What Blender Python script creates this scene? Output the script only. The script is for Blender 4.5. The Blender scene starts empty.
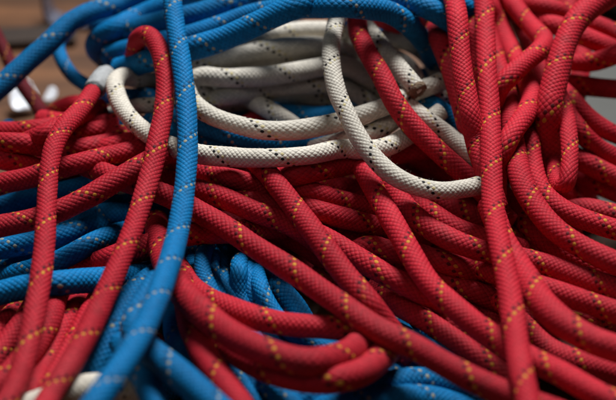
# A tangled heap of climbing ropes (red, blue, white) on a brown wooden floor, close up.
# Units: metres.  Rope centre lines are listed in world space in tenths of a millimetre:
# (colour, diameter in mm, label, 'x,y,z x,y,z ...')
import bpy, bmesh, math, random
import numpy as np
from mathutils import Vector, Matrix

scene = bpy.context.scene
COL = scene.collection
random.seed(11)
NPR = np.random.RandomState(5)

ROPES = [
('w',9,'white rope making the long outer loop below the upper white loop','-577,1216,649 -630,1218,646 -681,1213,647 -730,1195,654 -776,1172,665 -810,1138,685 -837,1100,708 -860,1060,734 -879,1019,760 -896,978,786 -912,936,814 -927,895,843 -944,852,868 -960,805,882 -968,754,887 -961,702,887 -947,652,884 -931,602,877 -911,554,871 -887,508,865 -859,464,859 -829,422,852 -795,383,846 -758,346,839 -719,311,835 -681,276,836 -643,240,841 -603,207,846 -556,184,844 -505,171,840 -454,162,838 -402,153,839 -351,142,843 -301,128,848 -251,114,856 -200,103,863 -148,101,865 -96,106,865 -44,113,866 6,128,862 49,156,854 87,190,842 127,222,832 174,243,823 225,250,816 277,256,809 326,272,801 369,300,796 408,335,792 444,373,790 478,413,787 510,454,783 543,495,783 579,531,791 619,562,807 660,590,824'),
('w',9.2,'white rope of the upper long loop, curving under the single hanging white bight','-716,1096,889 -700,1049,878 -687,999,880 -674,949,885 -662,899,891 -650,850,897 -638,800,903 -625,750,907 -612,701,908 -598,651,906 -583,602,903 -564,554,900 -537,511,896 -500,475,888 -458,447,878 -412,425,871 -365,406,865 -317,388,861 -268,372,857 -218,360,855 -167,354,855 -115,352,856 -64,356,857 -14,367,857 35,383,857 83,402,857 130,423,857 176,447,856 223,468,860 271,484,869 319,497,880 367,512,892 413,532,905 452,565,908 480,606,899 509,648,888 548,680,888 594,697,898 632,731,894 669,766,890'),
('w',9,'short white rope squeezed between the two long white loops right of the bight','27,504,653 62,478,682 97,453,711 142,439,735 189,433,756 239,434,772 289,447,782 336,470,786 377,503,787 409,545,784 437,589,782 468,631,784 507,661,801'),
('w',8.6,'white rope hanging in one big bight from under the blue ropes','320,1614,1263 302,1575,1235 286,1529,1217 271,1482,1201 257,1434,1188 243,1385,1178 232,1334,1176 222,1283,1177 213,1232,1181 204,1181,1184 194,1130,1188 185,1079,1191 175,1029,1192 165,978,1189 154,927,1185 144,877,1179 134,826,1173 126,775,1165 119,725,1156 114,674,1146 111,624,1133 111,575,1117 114,526,1098 120,479,1077 129,433,1055 141,388,1032 157,343,1012 176,299,993 194,256,970 214,214,947 237,173,925 263,133,904 291,94,885 322,57,866 357,23,848 397,-6,832 441,-30,819 488,-48,809 538,-60,801 589,-63,794 640,-53,788 688,-35,784 736,-15,779 775,16,768 805,55,752 831,96,733 855,138,715 877,182,700 897,229,689 906,279,694 865,300,710 815,303,722 776,328,744 744,366,759 713,406,768 675,436,784 632,453,810 590,465,836 547,484,859 513,521,871 492,568,870 475,616,865 459,666,860 445,715,857 433,766,854 421,816,853 410,867,852 398,917,851 381,965,859'),
('e',9,'white rope with a cut brown stub end beside the red rope crossing the coil','199,1435,1028 218,1387,1022 231,1335,1026 242,1284,1032 254,1232,1038 265,1181,1044 277,1129,1048 291,1078,1051 307,1027,1051 326,978,1047 345,929,1041 367,881,1033 389,833,1022 411,786,1013 434,739,1004 456,691,996 479,644,989 504,598,979 533,559,960'),
('w',9.6,'white rope of the coil lying directly under the lower edge of the blue bundle','-785,1115,636 -749,1099,671 -716,1080,706 -681,1063,742 -646,1046,776 -606,1033,807 -562,1028,833 -513,1033,851 -462,1040,862 -411,1048,871 -361,1057,881 -310,1066,891 -260,1076,900 -209,1085,906 -157,1093,911 -106,1100,914 -54,1103,916 -1,1104,917 51,1103,915 102,1101,908 153,1098,897 202,1098,878 245,1105,849 281,1115,813 315,1123,774 352,1125,737 392,1114,706'),
('w',9.6,'topmost white rope of the coil, half hidden behind the blue bundle','-573,1340,728 -529,1326,752 -490,1303,778 -455,1276,806 -421,1247,833 -385,1220,861 -345,1199,886 -300,1185,908 -250,1185,923 -200,1200,929 -154,1223,927 -107,1247,923 -60,1268,918 -11,1286,913 39,1300,907 90,1313,901 139,1325,889 186,1336,870 230,1351,844 270,1370,817 307,1394,789 350,1411,764'),
('w',10,'white rope with a turned left end crossing the middle of the blurred coil','-338,979,667 -382,957,683 -429,936,697 -474,914,713 -511,885,737 -550,862,763 -587,864,799 -575,881,839 -527,880,857 -476,867,859 -424,857,860 -372,855,861 -319,860,861 -267,867,860 -215,876,860 -163,885,862 -111,897,865 -60,909,868 -10,924,870 40,941,872 90,958,872 140,975,866 189,991,855 236,1001,834 278,1002,802 315,1001,765 351,1008,727 388,1014,690'),
('w',9.4,'shaded white rope under the middle turn of the coil, left of the bight','-646,903,661 -598,901,676 -554,888,697 -515,865,722 -478,841,746 -432,832,762 -383,844,766 -337,865,763 -293,889,757 -246,908,753 -196,919,754 -146,924,760 -96,929,766 -45,934,769 5,939,769 56,943,767 106,947,760 156,948,750 205,945,737 252,932,721 292,908,703 332,884,683 375,869,659'),
('w',9,'short white rope slanting down under the upper long white loop','-386,1032,674 -355,989,681 -327,944,693 -292,903,698 -259,861,704 -224,820,708 -181,788,699 -136,761,684 -91,740,664 -47,726,636 -3,716,606 40,709,574'),
('w',9.6,'blurred white rope curling round at the right end of the coil, outer turn','248,1247,849 286,1218,872 329,1197,893 380,1205,900 432,1216,897 484,1210,894 533,1192,886 576,1200,858 614,1215,823 650,1216,786 678,1187,754 689,1137,742 691,1084,741 688,1031,744 681,979,748 670,927,752 651,878,755 620,835,755 578,808,742 534,793,715'),
('w',9.6,'blurred white rope behind the cut rope end, inner turn of the coil','218,1235,756 265,1222,775 311,1210,795 361,1206,810 413,1204,809 459,1183,805 491,1143,805 515,1096,806 535,1048,803 552,999,794 562,953,773 548,919,737 527,887,701 508,857,663'),
('w',9.6,'shaded white rope low at the right end of the coil, beside the dark blue rope','404,752,692 444,738,722 481,721,753 524,713,781 571,729,795 614,757,798 658,784,795 700,812,784 733,847,766 762,885,743 789,921,718 816,957,692 847,991,667 883,1019,644 928,1037,625'),
('w',9.4,'shaded white rope dipping through the coil between the bight and the red rope','141,1554,784 152,1505,780 160,1454,784 168,1404,787 178,1354,786 189,1304,782 200,1254,777 210,1205,770 219,1157,753 233,1122,720 252,1090,685 276,1053,660 306,1017,641 342,981,632 380,950,619 420,934,593'),
('w',8.6,'small white rope passing behind the standing red hook below the blue gap','-1038,856,635 -994,846,657 -954,828,683 -916,808,710 -873,790,731 -825,777,742 -775,778,739 -726,786,729 -677,775,727 -632,752,731 -584,735,729 -536,737,715 -492,750,695'),
('w',11,'white rope peeping out at the bottom edge beside the front blue rope','-1205,-1204,507 -1157,-1199,526 -1110,-1193,544 -1062,-1179,556 -1014,-1160,563 -967,-1141,571 -918,-1127,579 -868,-1115,583 -819,-1100,576 -775,-1082,557 -737,-1062,528 -703,-1041,496 -666,-1023,466'),
('b',11,'blue rope slanting across the brown floor to the left edge of the picture','-1860,832,574 -1820,851,603 -1779,870,631 -1739,888,660 -1699,909,688 -1660,932,714 -1622,959,738 -1586,989,761 -1551,1021,784 -1516,1054,806 -1481,1087,828 -1445,1119,849 -1409,1151,870 -1374,1184,891 -1342,1220,912 -1311,1257,934 -1277,1292,953 -1236,1322,967 -1193,1349,979 -1147,1374,986 -1100,1397,989 -1055,1425,991 -1012,1455,996 -967,1479,1006 -920,1494,1024 -874,1509,1044 -829,1532,1061 -787,1561,1072 -747,1594,1081 -709,1630,1087 -671,1666,1094 -628,1694,1107'),
('b',11.4,'thick blue rope bent round behind the standing red hook, below the slanting blue rope','-1100,1500,562 -1129,1495,603 -1147,1470,643 -1160,1437,681 -1168,1404,719 -1167,1373,760 -1156,1345,801 -1135,1319,841 -1106,1296,875 -1070,1276,906 -1027,1271,932 -987,1299,945 -954,1338,947 -916,1371,953 -870,1383,971 -823,1383,993 -776,1386,1013 -728,1393,1030 -681,1405,1048 -635,1422,1064 -591,1443,1079 -547,1469,1091 -506,1497,1100 -465,1528,1108 -426,1561,1114 -386,1593,1121 -343,1619,1132'),
('b',7.5,'thin blurred blue rope looping down over the brown floor','-1305,1634,810 -1322,1587,800 -1338,1541,791 -1365,1503,771 -1389,1467,746 -1388,1424,722 -1370,1382,701 -1348,1342,679 -1321,1305,658 -1289,1270,641 -1251,1239,628 -1210,1212,617 -1166,1191,604 -1122,1185,582 -1080,1188,554'),
('b',9.4,'blue rope in a level bight whose round left end stands over the brown floor','-828,1588,755 -869,1558,757 -916,1537,754 -966,1533,742 -1015,1526,728 -1050,1489,726 -1070,1442,732 -1082,1392,737 -1087,1341,738 -1077,1291,732 -1039,1257,736 -997,1228,745 -952,1205,756 -904,1190,768 -856,1174,780 -809,1155,792 -761,1139,801 -710,1134,802 -659,1137,793 -609,1124,790 -560,1106,791 -510,1096,787'),
('b',12,'lowest blue rope of the top bundle','-1000,1064,796 -957,1045,819 -924,1013,845 -896,978,872 -868,941,898 -840,906,925 -805,875,951 -764,854,974 -719,837,996 -673,822,1017 -626,810,1038 -577,801,1057 -528,796,1075 -478,794,1093 -429,792,1112 -381,790,1134 -334,788,1158 -288,785,1183 -242,781,1208 -196,776,1234 -150,771,1260 -104,766,1285 -56,770,1306 -13,798,1312 20,838,1310 50,881,1304 84,921,1304 129,942,1319 176,950,1341 217,980,1349 246,1023,1345 274,1068,1338 308,1107,1338 354,1123,1356'),
('b',12,'blue rope high in the top bundle right behind the front blue rope','-1046,1370,839 -1010,1343,863 -979,1308,888 -948,1275,913 -913,1246,937 -869,1228,959 -823,1215,979 -777,1200,999 -731,1185,1018 -684,1172,1035 -635,1163,1052 -586,1158,1068 -536,1158,1083 -486,1162,1099 -437,1168,1115 -389,1179,1131 -348,1208,1137 -320,1252,1132 -296,1297,1124 -269,1342,1118 -234,1379,1121 -192,1408,1132 -149,1437,1141 -109,1469,1149 -70,1503,1154 -31,1537,1161 12,1563,1172'),
('b',12,'blue rope at the top edge above the standing red hook, deep in the bundle','-1115,1466,695 -1071,1452,720 -1029,1434,747 -984,1420,771 -937,1412,795 -891,1405,819 -844,1399,843 -796,1398,865 -749,1404,888 -704,1421,911 -664,1445,934 -625,1474,957 -588,1504,978 -550,1536,996 -511,1570,1011 -475,1606,1022 -439,1643,1033 -404,1681,1044 -369,1720,1054 -335,1760,1063 -300,1798,1073 -261,1829,1089'),
('b',11,'blue rope lying level over the top of the hanging white bight','-1074,1219,800 -1029,1203,819 -988,1180,841 -947,1157,863 -904,1136,885 -861,1116,906 -819,1094,927 -776,1072,948 -732,1054,967 -684,1043,985 -635,1038,1001 -585,1036,1017 -536,1037,1033 -487,1042,1049 -437,1047,1065 -388,1053,1081 -339,1055,1098 -291,1050,1116 -244,1038,1135 -199,1019,1155 -158,995,1174 -119,966,1193 -79,938,1211 -39,910,1228 -5,875,1246 24,836,1266 49,796,1287 78,758,1307 117,729,1323 167,721,1328 218,731,1320 264,750,1306 307,773,1289 349,798,1270 391,820,1248 432,835,1221 470,849,1188 500,871,1152 525,896,1114 548,925,1077 569,956,1041 588,988,1005 606,1020,968 622,1052,930 637,1084,892 656,1110,852 680,1120,808'),
('b',10.5,'blue rope slanting from the top edge down to the sharp red rope at upper right','84,1180,1302 130,1157,1292 175,1129,1285 213,1093,1284 242,1049,1291 271,1005,1298 305,966,1300 352,947,1286 402,945,1268 453,943,1256 504,931,1249 550,905,1246 596,879,1239 642,870,1215 681,882,1182 714,904,1148 743,931,1112 772,958,1077 802,984,1041 838,998,1005'),
('b',10.5,'dark blue rope in the top bundle ending above the blurred white coil','364,1490,1260 397,1457,1239 425,1417,1224 453,1376,1210 478,1332,1201 497,1284,1199 515,1235,1199 535,1188,1196 563,1148,1184 597,1122,1156 631,1105,1121 660,1091,1081 680,1088,1035 683,1099,985 670,1117,939 647,1120,894 622,1100,853'),
('b',10.5,'blue rope along the very top edge beside the upper right red ropes','-331,1276,1103 -287,1252,1119 -246,1223,1137 -201,1201,1153 -150,1191,1163 -98,1186,1171 -46,1182,1180 6,1179,1188 58,1177,1195 111,1175,1199 164,1171,1197 216,1165,1192 268,1158,1187 321,1154,1187 373,1156,1193 424,1162,1205 471,1184,1210 509,1220,1204 543,1259,1194 585,1289,1191 634,1286,1206 684,1288,1218 732,1310,1221'),
('b',10.5,'blue rope at the upper edge crossing behind the sharp red rope','325,1242,1307 367,1212,1298 404,1174,1296 441,1136,1295 479,1099,1291 519,1065,1286 559,1031,1281 599,997,1275 645,973,1263 692,977,1242 737,989,1218 780,1001,1189 814,1025,1157 843,1056,1125 873,1085,1094 911,1103,1062'),
('b',10.5,'blue rope in the narrow gap between the two long white loops, upper of two','-793,836,692 -761,798,705 -735,757,722 -707,716,738 -680,676,754 -654,635,772 -629,593,789 -601,553,802 -564,518,807 -518,497,798 -469,488,784 -420,482,769 -371,480,754 -322,482,737 -274,488,719 -226,497,703 -179,509,686 -133,525,670 -90,547,652 -50,575,634 -15,607,615 15,643,594 42,681,572 66,720,548 90,759,525 125,791,506'),
('b',10.5,'blue rope in the narrow gap between the two long white loops, lower of two','-809,698,692 -771,664,701 -739,626,714 -704,589,724 -663,558,729 -616,538,725 -567,528,713 -518,524,698 -469,525,681 -421,530,664 -372,538,646 -323,546,633 -273,555,623 -224,566,613 -178,584,599 -142,613,578 -107,644,556'),
('b',10,'dark blue rope seen through the coil above the upper long white loop','-343,1109,570 -305,1076,575 -272,1038,585 -238,1000,594 -203,964,602 -164,932,610 -124,902,620 -81,876,631 -36,853,640 11,836,647 61,829,651 112,834,654 161,849,655 205,875,651 243,907,644 280,942,636 312,980,624 340,1021,610 369,1060,596 407,1093,589'),
('b',11,'dark blue rope in shadow right of the red and white ropes that cross','487,1037,715 509,991,722 524,942,735 539,894,749 553,845,763 567,797,777 580,748,791 598,700,802 635,668,793 676,663,760 715,654,726 752,642,691 786,638,652 814,652,610 837,675,569 858,699,527 877,725,486 894,752,445 912,780,404 930,808,363 948,835,322 966,863,281 987,883,238'),
('b',11,'deep dark blue rope behind the crossing red and white ropes at the right','614,1318,615 643,1276,607 664,1228,609 681,1179,616 697,1129,623 713,1080,630 727,1030,638 738,980,648 748,930,657 759,879,662 779,833,652 808,817,614 835,818,569 859,830,525 879,854,483 899,880,442 922,895,399'),
('b',9.5,'blue rope glimpsed inside the left curve of the outer white loop','-1205,939,587 -1158,915,591 -1120,881,605 -1087,843,623 -1055,804,641 -1022,766,658 -991,726,674 -959,686,689 -924,648,701 -886,612,709 -842,583,709 -794,575,691 -754,589,660 -723,616,626 -700,649,592 -681,686,558 -655,716,524'),
('b',9,'small dark blue rope seen between the white rope turns left of the red hook','-1120,1102,617 -1079,1076,629 -1043,1044,646 -1007,1012,662 -969,981,678 -928,955,691 -880,943,698 -829,948,695 -780,957,688 -732,969,679 -684,984,668 -635,994,660'),
('b',9.4,'bright blue rope hanging down in front of everything from the top edge to the bottom','-746,1406,1413 -739,1364,1383 -731,1316,1364 -723,1266,1349 -716,1217,1335 -708,1167,1321 -701,1117,1306 -693,1067,1293 -685,1017,1279 -678,968,1265 -670,918,1249 -663,869,1233 -655,820,1216 -647,772,1199 -639,723,1181 -629,675,1164 -619,626,1147 -609,578,1129 -601,530,1110 -592,482,1091 -584,434,1072 -577,386,1052 -570,338,1033 -564,289,1016 -559,240,999 -554,191,982 -550,142,964 -546,93,946 -544,44,929 -543,-6,913 -543,-56,898 -543,-106,883 -544,-157,868 -545,-207,855 -546,-258,845 -548,-310,837 -551,-362,829 -553,-413,823 -556,-466,821 -559,-518,823 -561,-570,828 -564,-622,834 -567,-673,841 -571,-725,847 -575,-777,853 -580,-829,859 -585,-880,864 -590,-932,870 -596,-984,875 -603,-1035,881 -611,-1087,886 -620,-1138,891 -631,-1189,896 -642,-1240,901 -656,-1290,904 -671,-1340,907 -687,-1390,908 -705,-1439,908 -724,-1488,907 -742,-1536,902 -761,-1584,891 -785,-1626,871 -810,-1663,845 -837,-1695,814'),
('b',11,'blue rope splitting off under the front blue rope toward the bottom edge','-618,-643,736 -633,-693,737 -646,-743,742 -661,-794,745 -673,-846,749 -681,-898,754 -681,-950,758 -664,-1000,757 -637,-1046,753 -601,-1084,748 -562,-1119,743 -523,-1155,738 -485,-1191,733 -447,-1228,727 -410,-1265,721 -373,-1302,714 -335,-1338,705 -296,-1371,691 -256,-1397,668 -217,-1420,642 -177,-1442,614'),
('b',10.5,'short blue rope between the two legs of the front blue fork at the bottom','-754,-868,607 -730,-911,608 -708,-956,616 -685,-1001,624 -663,-1046,632 -641,-1091,638 -621,-1137,640 -601,-1184,639 -582,-1231,634 -565,-1277,622 -548,-1321,603 -531,-1362,579 -514,-1400,551 -498,-1435,517'),
('b',11.5,'dark blue rope bending down behind the fork, beside the second hanging red rope','-614,-108,414 -634,-153,429 -649,-199,449 -665,-245,469 -681,-291,489 -695,-338,509 -710,-385,527 -727,-433,541 -744,-481,553 -761,-531,560 -775,-581,564 -788,-632,567 -799,-684,568 -809,-735,567 -820,-786,559 -833,-835,545 -847,-883,527 -862,-927,503 -880,-965,471 -900,-989,429'),
('b',11.5,'darker blue rope under the bend, seen left of the blue fork at the bottom','-673,-339,401 -689,-386,413 -699,-433,431 -714,-480,445 -734,-526,453 -751,-574,458 -764,-624,462 -774,-674,465 -784,-724,465 -794,-774,461 -804,-823,447 -815,-869,429 -826,-913,405 -841,-941,365 -857,-946,317'),
('b',10,'blue rope under the left red ropes, uppermost of the left blue ropes','-1854,409,293 -1807,400,311 -1763,383,333 -1721,363,356 -1679,345,378 -1635,327,400 -1590,313,421 -1541,308,436 -1491,314,448 -1442,326,460 -1393,338,469 -1343,350,474 -1293,363,477 -1244,379,480 -1195,397,482 -1148,418,482 -1102,442,484 -1059,471,484 -1021,506,480 -990,546,472 -955,583,470 -912,610,478 -867,634,487'),
('b',10,'blue rope running level behind the second hanging red rope toward the front blue rope','-1442,273,261 -1404,254,291 -1367,234,322 -1320,232,346 -1272,240,365 -1223,249,381 -1173,258,396 -1123,270,405 -1072,279,413 -1023,272,429 -977,254,446 -929,237,457 -877,226,460 -827,213,466 -777,200,470 -724,198,467 -674,209,461 -628,232,449 -596,268,429 -572,308,406 -541,346,388 -499,377,378 -453,400,373'),
('b',10,'blue rope at the left edge just under the lowest slanting red rope','-1761,47,306 -1715,37,325 -1672,19,348 -1631,-1,372 -1590,-20,396 -1547,-37,419 -1500,-46,437 -1450,-38,445 -1400,-25,447 -1350,-13,451 -1300,-1,455 -1251,13,461 -1202,31,464 -1157,55,463 -1116,86,460 -1078,120,452 -1043,156,440 -1016,196,422 -994,237,399 -969,276,378 -926,298,365 -875,304,358 -826,313,347 -779,329,333'),
('b',10,'blue rope left of the second hanging red rope, third of the left blue ropes','-1421,-90,316 -1382,-110,345 -1344,-130,373 -1298,-139,396 -1251,-144,418 -1204,-149,440 -1155,-148,460 -1108,-133,476 -1065,-105,485 -1029,-68,487 -995,-28,483 -959,9,476 -924,46,466 -892,85,450 -865,124,429 -841,165,406 -814,203,384 -773,231,371 -725,250,364 -680,274,353 -636,300,341'),
('b',10,'dark blue rope at the left edge above the lowest level blue rope','-1799,88,133 -1753,82,153 -1710,68,177 -1668,52,202 -1626,36,226 -1584,22,250 -1540,10,273 -1493,4,293 -1445,4,310 -1396,8,325 -1348,17,338 -1300,33,349 -1255,56,353 -1216,87,347 -1188,125,329 -1167,167,308 -1151,209,284 -1125,248,266'),
('b',11,'lowest level blue rope on the left, passing behind both hanging red ropes','-1603,-475,447 -1556,-481,467 -1513,-493,491 -1470,-508,516 -1427,-521,541 -1381,-527,562 -1331,-521,574 -1282,-511,582 -1231,-504,591 -1181,-501,598 -1130,-498,604 -1081,-486,602 -1038,-461,588 -1000,-432,571 -960,-405,553 -920,-378,535 -884,-347,514 -855,-313,491 -828,-276,467 -803,-239,442 -779,-200,418 -756,-161,395 -732,-121,373 -706,-81,353 -678,-42,334 -655,-2,313 -627,36,294'),
('b',7.8,'blue rope arching up behind the front blue rope, leftmost of the central blue coil','-325,242,91 -343,224,136 -354,197,179 -364,169,222 -373,141,266 -382,113,310 -392,85,352 -404,55,394 -419,21,431 -436,-16,464 -453,-56,493 -465,-102,514 -471,-152,529 -474,-203,542 -474,-255,546 -470,-307,540 -458,-357,530 -439,-405,521 -419,-453,512 -398,-499,501 -379,-546,488 -363,-595,475 -349,-642,457 -337,-689,438 -330,-739,424 -320,-790,414 -303,-838,407 -280,-885,401 -256,-931,394 -232,-978,389 -206,-1018,370 -180,-1041,332 -157,-1050,285 -134,-1056,238 -110,-1070,194'),
('b',7.8,'blue rope of the central blue coil, second from the left at its arch','-250,277,34 -272,274,79 -283,248,123 -294,223,168 -303,197,213 -312,171,257 -324,142,300 -338,110,339 -356,77,375 -375,41,408 -391,-3,431 -397,-54,440 -398,-107,438 -399,-159,433 -396,-211,435 -389,-263,438 -378,-314,437 -361,-363,429 -340,-410,418 -317,-456,407 -294,-503,400 -270,-549,398 -246,-596,404 -226,-642,417 -209,-690,432 -192,-738,441 -182,-790,445 -176,-842,451 -168,-893,458 -150,-942,465 -124,-987,471 -93,-1029,468 -59,-1066,453 -25,-1086,420 5,-1090,377 31,-1087,332 58,-1084,287 89,-1091,245'),
('b',7.8,'blue rope of the central blue coil under the long diagonal red rope','-200,165,56 -213,146,103 -222,120,147 -231,93,192 -238,67,237 -245,41,281 -252,14,326 -261,-14,370 -274,-44,410 -292,-83,441 -307,-127,463 -313,-176,479 -313,-227,491 -310,-279,492 -313,-315,455 -309,-350,417 -290,-392,392 -265,-436,378 -240,-481,374 -214,-527,376 -186,-571,379 -154,-613,380 -118,-650,380 -79,-686,383 -40,-719,390 3,-748,400 52,-760,394 92,-743,365'),
('b',7.8,'blue rope at the right side of the central blue coil beside the black gap','-331,156,344 -314,107,348 -301,59,362 -287,10,376 -274,-38,391 -261,-87,407 -250,-136,422 -241,-185,436 -233,-235,448 -223,-286,457 -212,-337,462 -197,-386,454 -174,-430,437 -147,-472,422 -121,-517,420 -98,-564,426 -73,-609,432 -39,-648,430 6,-674,421 55,-689,413 107,-697,412 159,-703,414 209,-695,402'),
('b',10.5,'dark blue rope running down right away from the central blue coil','-287,134,250 -263,89,258 -245,42,275 -227,-5,292 -210,-52,309 -193,-99,328 -176,-146,346 -157,-193,361 -133,-239,369 -104,-283,368 -74,-327,363 -49,-373,358 -29,-423,355 -8,-470,344 17,-501,312'),
('b',11,'blue rope below the big red loop at the bottom edge','-467,-405,197 -445,-449,212 -427,-493,233 -410,-538,255 -392,-582,275 -371,-626,291 -346,-671,303 -322,-715,317 -295,-758,328 -266,-800,337 -233,-839,347 -198,-876,359 -160,-909,372 -120,-939,386 -79,-966,401 -31,-980,407 16,-966,391 63,-950,378 112,-956,393 160,-953,404 198,-922,390 231,-886,373 272,-856,366 316,-828,367 351,-792,354 384,-755,338 419,-720,322 456,-686,307 497,-656,300 527,-619,280 550,-580,255 572,-540,229 594,-501,204 617,-461,179 640,-422,154 663,-382,129 691,-344,108'),
('b',11,'blue rope between the big red loop and the long diagonal rope near the bottom edge','138,-844,260 163,-869,297 180,-899,335 203,-926,373 237,-944,407 283,-942,426 330,-922,424 377,-902,419 425,-885,411 474,-873,399 522,-864,382 569,-860,360 616,-863,339 663,-874,321 706,-891,299 741,-910,265 772,-920,226 803,-923,185 834,-926,143 866,-932,103 899,-945,66'),
('b',11,'dark blue rope along the bottom edge below the big red loop','-262,-916,186 -214,-923,206 -171,-938,233 -130,-955,261 -86,-968,287 -41,-980,311 0,-997,340 37,-1017,371 77,-1036,400 122,-1048,423 172,-1052,438 224,-1049,445 276,-1039,445 325,-1022,438 373,-1003,425 421,-987,411 470,-977,396 520,-971,381 571,-973,366 620,-985,354 667,-1003,338 714,-1011,315 758,-1010,286 800,-1004,255 840,-996,223 884,-994,193'),
('b',11,'thin showing of dark blue rope below the long diagonal red rope at lower right','369,-395,256 390,-438,276 404,-482,302 417,-525,328 431,-569,353 447,-612,377 472,-655,394 514,-684,392 562,-703,380 608,-723,367 653,-748,357 695,-778,345 736,-802,326 776,-821,297 811,-837,262 845,-846,224 878,-849,183 911,-852,142 944,-857,103 979,-870,66'),
('b',11,'dark blue rope right of the front blue fork, running down to the bottom edge','-580,-312,457 -581,-355,433 -580,-406,433 -578,-456,440 -576,-506,448 -571,-556,456 -564,-606,463 -556,-656,470 -546,-705,476 -535,-754,481 -522,-803,485 -508,-852,488 -493,-901,490 -479,-949,491 -464,-998,491 -449,-1046,488 -433,-1094,483 -416,-1141,474 -398,-1185,457 -380,-1227,434 -362,-1265,406 -344,-1300,373'),
('b',11,'dark blue rope left of the short lower red rope at the bottom edge','-555,-359,328 -539,-408,334 -526,-455,350 -513,-504,364 -498,-553,374 -482,-602,382 -467,-651,388 -451,-701,394 -436,-750,399 -420,-800,401 -404,-850,402 -387,-899,400 -369,-947,394 -350,-994,382 -330,-1035,357 -311,-1065,319 -293,-1084,274 -276,-1101,228 -258,-1120,183'),
('t',8.9,'red rope with a pale grey bound end, hanging at front left to the corner','-1021,903,863 -1045,858,860 -1058,807,861 -1068,756,862 -1077,705,864 -1085,654,867 -1092,602,871 -1099,551,876 -1107,500,881 -1118,449,886 -1131,399,890 -1145,349,893 -1157,298,891 -1168,248,885 -1176,197,877 -1180,146,866 -1180,95,854 -1179,45,842 -1175,-5,829 -1170,-56,816 -1166,-106,804 -1160,-156,792 -1154,-207,782 -1148,-258,773 -1142,-309,765 -1135,-360,759 -1129,-412,753 -1124,-463,747 -1119,-515,743 -1114,-567,738 -1111,-618,732 -1108,-669,723 -1108,-720,713 -1107,-771,703 -1105,-823,696 -1104,-875,690 -1103,-926,682 -1104,-978,674 -1106,-1029,665 -1110,-1080,655 -1117,-1130,644 -1127,-1180,634 -1141,-1229,623 -1161,-1276,612 -1184,-1320,597 -1211,-1358,573 -1239,-1391,545 -1268,-1421,514'),
('r',9.3,'red rope hanging from a hooked top beside the bright blue rope','-912,1030,872 -898,1014,918 -886,985,959 -875,956,1000 -860,928,1040 -834,899,1075 -805,865,1099 -777,823,1106 -752,777,1105 -732,731,1098 -716,683,1086 -703,635,1073 -694,587,1057 -686,539,1041 -682,491,1021 -680,444,1000 -680,396,981 -680,347,966 -682,298,951 -686,248,938 -690,198,925 -693,149,910 -697,100,894 -702,52,876 -708,3,860 -715,-45,845 -722,-94,830 -730,-144,817 -737,-193,806 -744,-244,796 -751,-294,788 -758,-344,780 -766,-395,774 -774,-445,767 -783,-496,760 -794,-545,750 -805,-594,740 -816,-643,729 -828,-693,719 -840,-742,710 -851,-792,702 -863,-841,695 -874,-891,688 -887,-941,682 -900,-990,677 -914,-1040,673 -928,-1089,669 -944,-1138,663 -961,-1186,654 -976,-1235,652 -983,-1285,662 -987,-1334,676 -997,-1384,682 -1018,-1427,663 -1043,-1460,634 -1070,-1489,600'),
('r',9.8,'red rope on the left bending along the top edge of the left red bundle','-1830,559,671 -1781,547,677 -1735,527,688 -1690,505,700 -1643,487,710 -1596,468,720 -1553,443,734 -1513,415,750 -1471,390,765 -1423,374,775 -1374,380,768 -1331,399,746 -1288,413,723 -1237,410,715 -1186,402,715 -1135,400,721 -1085,406,727 -1042,432,719 -1007,467,706 -965,495,700 -922,524,700 -884,559,696 -843,589,695'),
('r',9.6,'dark red rope at the left edge, highest of the level left red ropes','-1887,758,629 -1836,745,633 -1786,727,640 -1738,707,649 -1689,687,658 -1640,668,666 -1591,649,673 -1540,635,679 -1488,623,685 -1437,613,693 -1385,608,703 -1332,612,710 -1287,637,704 -1255,677,690 -1226,718,671 -1195,756,652 -1160,792,634 -1122,825,618 -1074,846,610'),
('r',9.6,'red rope rising to the right just behind the front left red rope','-1580,612,551 -1545,589,580 -1514,560,610 -1479,534,639 -1442,513,668 -1403,494,696 -1368,470,725 -1337,441,755 -1303,414,784 -1261,406,810 -1222,439,816 -1196,483,812 -1174,529,804 -1153,575,793 -1135,621,777 -1122,668,758 -1108,713,739 -1087,758,723 -1048,792,720'),
('r',9.75,'red rope second in the left bundle, sinking under the slanting one','-1855,602,583 -1805,586,586 -1761,560,597 -1723,528,613 -1688,493,631 -1655,458,650 -1620,424,668 -1580,393,683 -1536,368,693 -1486,353,694 -1435,350,683 -1388,359,662 -1345,376,638 -1311,402,609 -1287,435,576 -1268,471,543 -1247,505,510 -1222,536,476 -1203,569,440 -1187,605,405 -1170,639,370 -1153,674,335 -1118,692,305'),
('r',9.95,'red rope in the left bundle slanting up to the outer white loop','-1792,280,489 -1746,273,510 -1703,258,534 -1662,240,559 -1620,223,584 -1577,207,608 -1532,197,630 -1484,197,648 -1434,201,660 -1384,204,670 -1333,206,681 -1284,209,695 -1235,212,711 -1186,216,726 -1137,219,740 -1087,226,751 -1040,247,753 -1000,278,746 -957,306,742 -909,323,744 -860,341,747 -817,368,742 -781,403,729 -747,437,713 -709,468,698 -675,502,679 -641,537,660 -601,564,647'),
('r',9.8,'dark red rope between the slanting left ropes, right of the front left red rope','-1414,551,521 -1368,536,541 -1326,513,565 -1289,485,590 -1250,460,615 -1203,447,634 -1152,450,646 -1101,451,660 -1054,440,681 -1009,424,705 -962,415,726 -912,427,734 -867,455,729 -825,486,720 -784,517,709 -748,552,692 -710,586,676 -663,608,669'),
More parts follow.
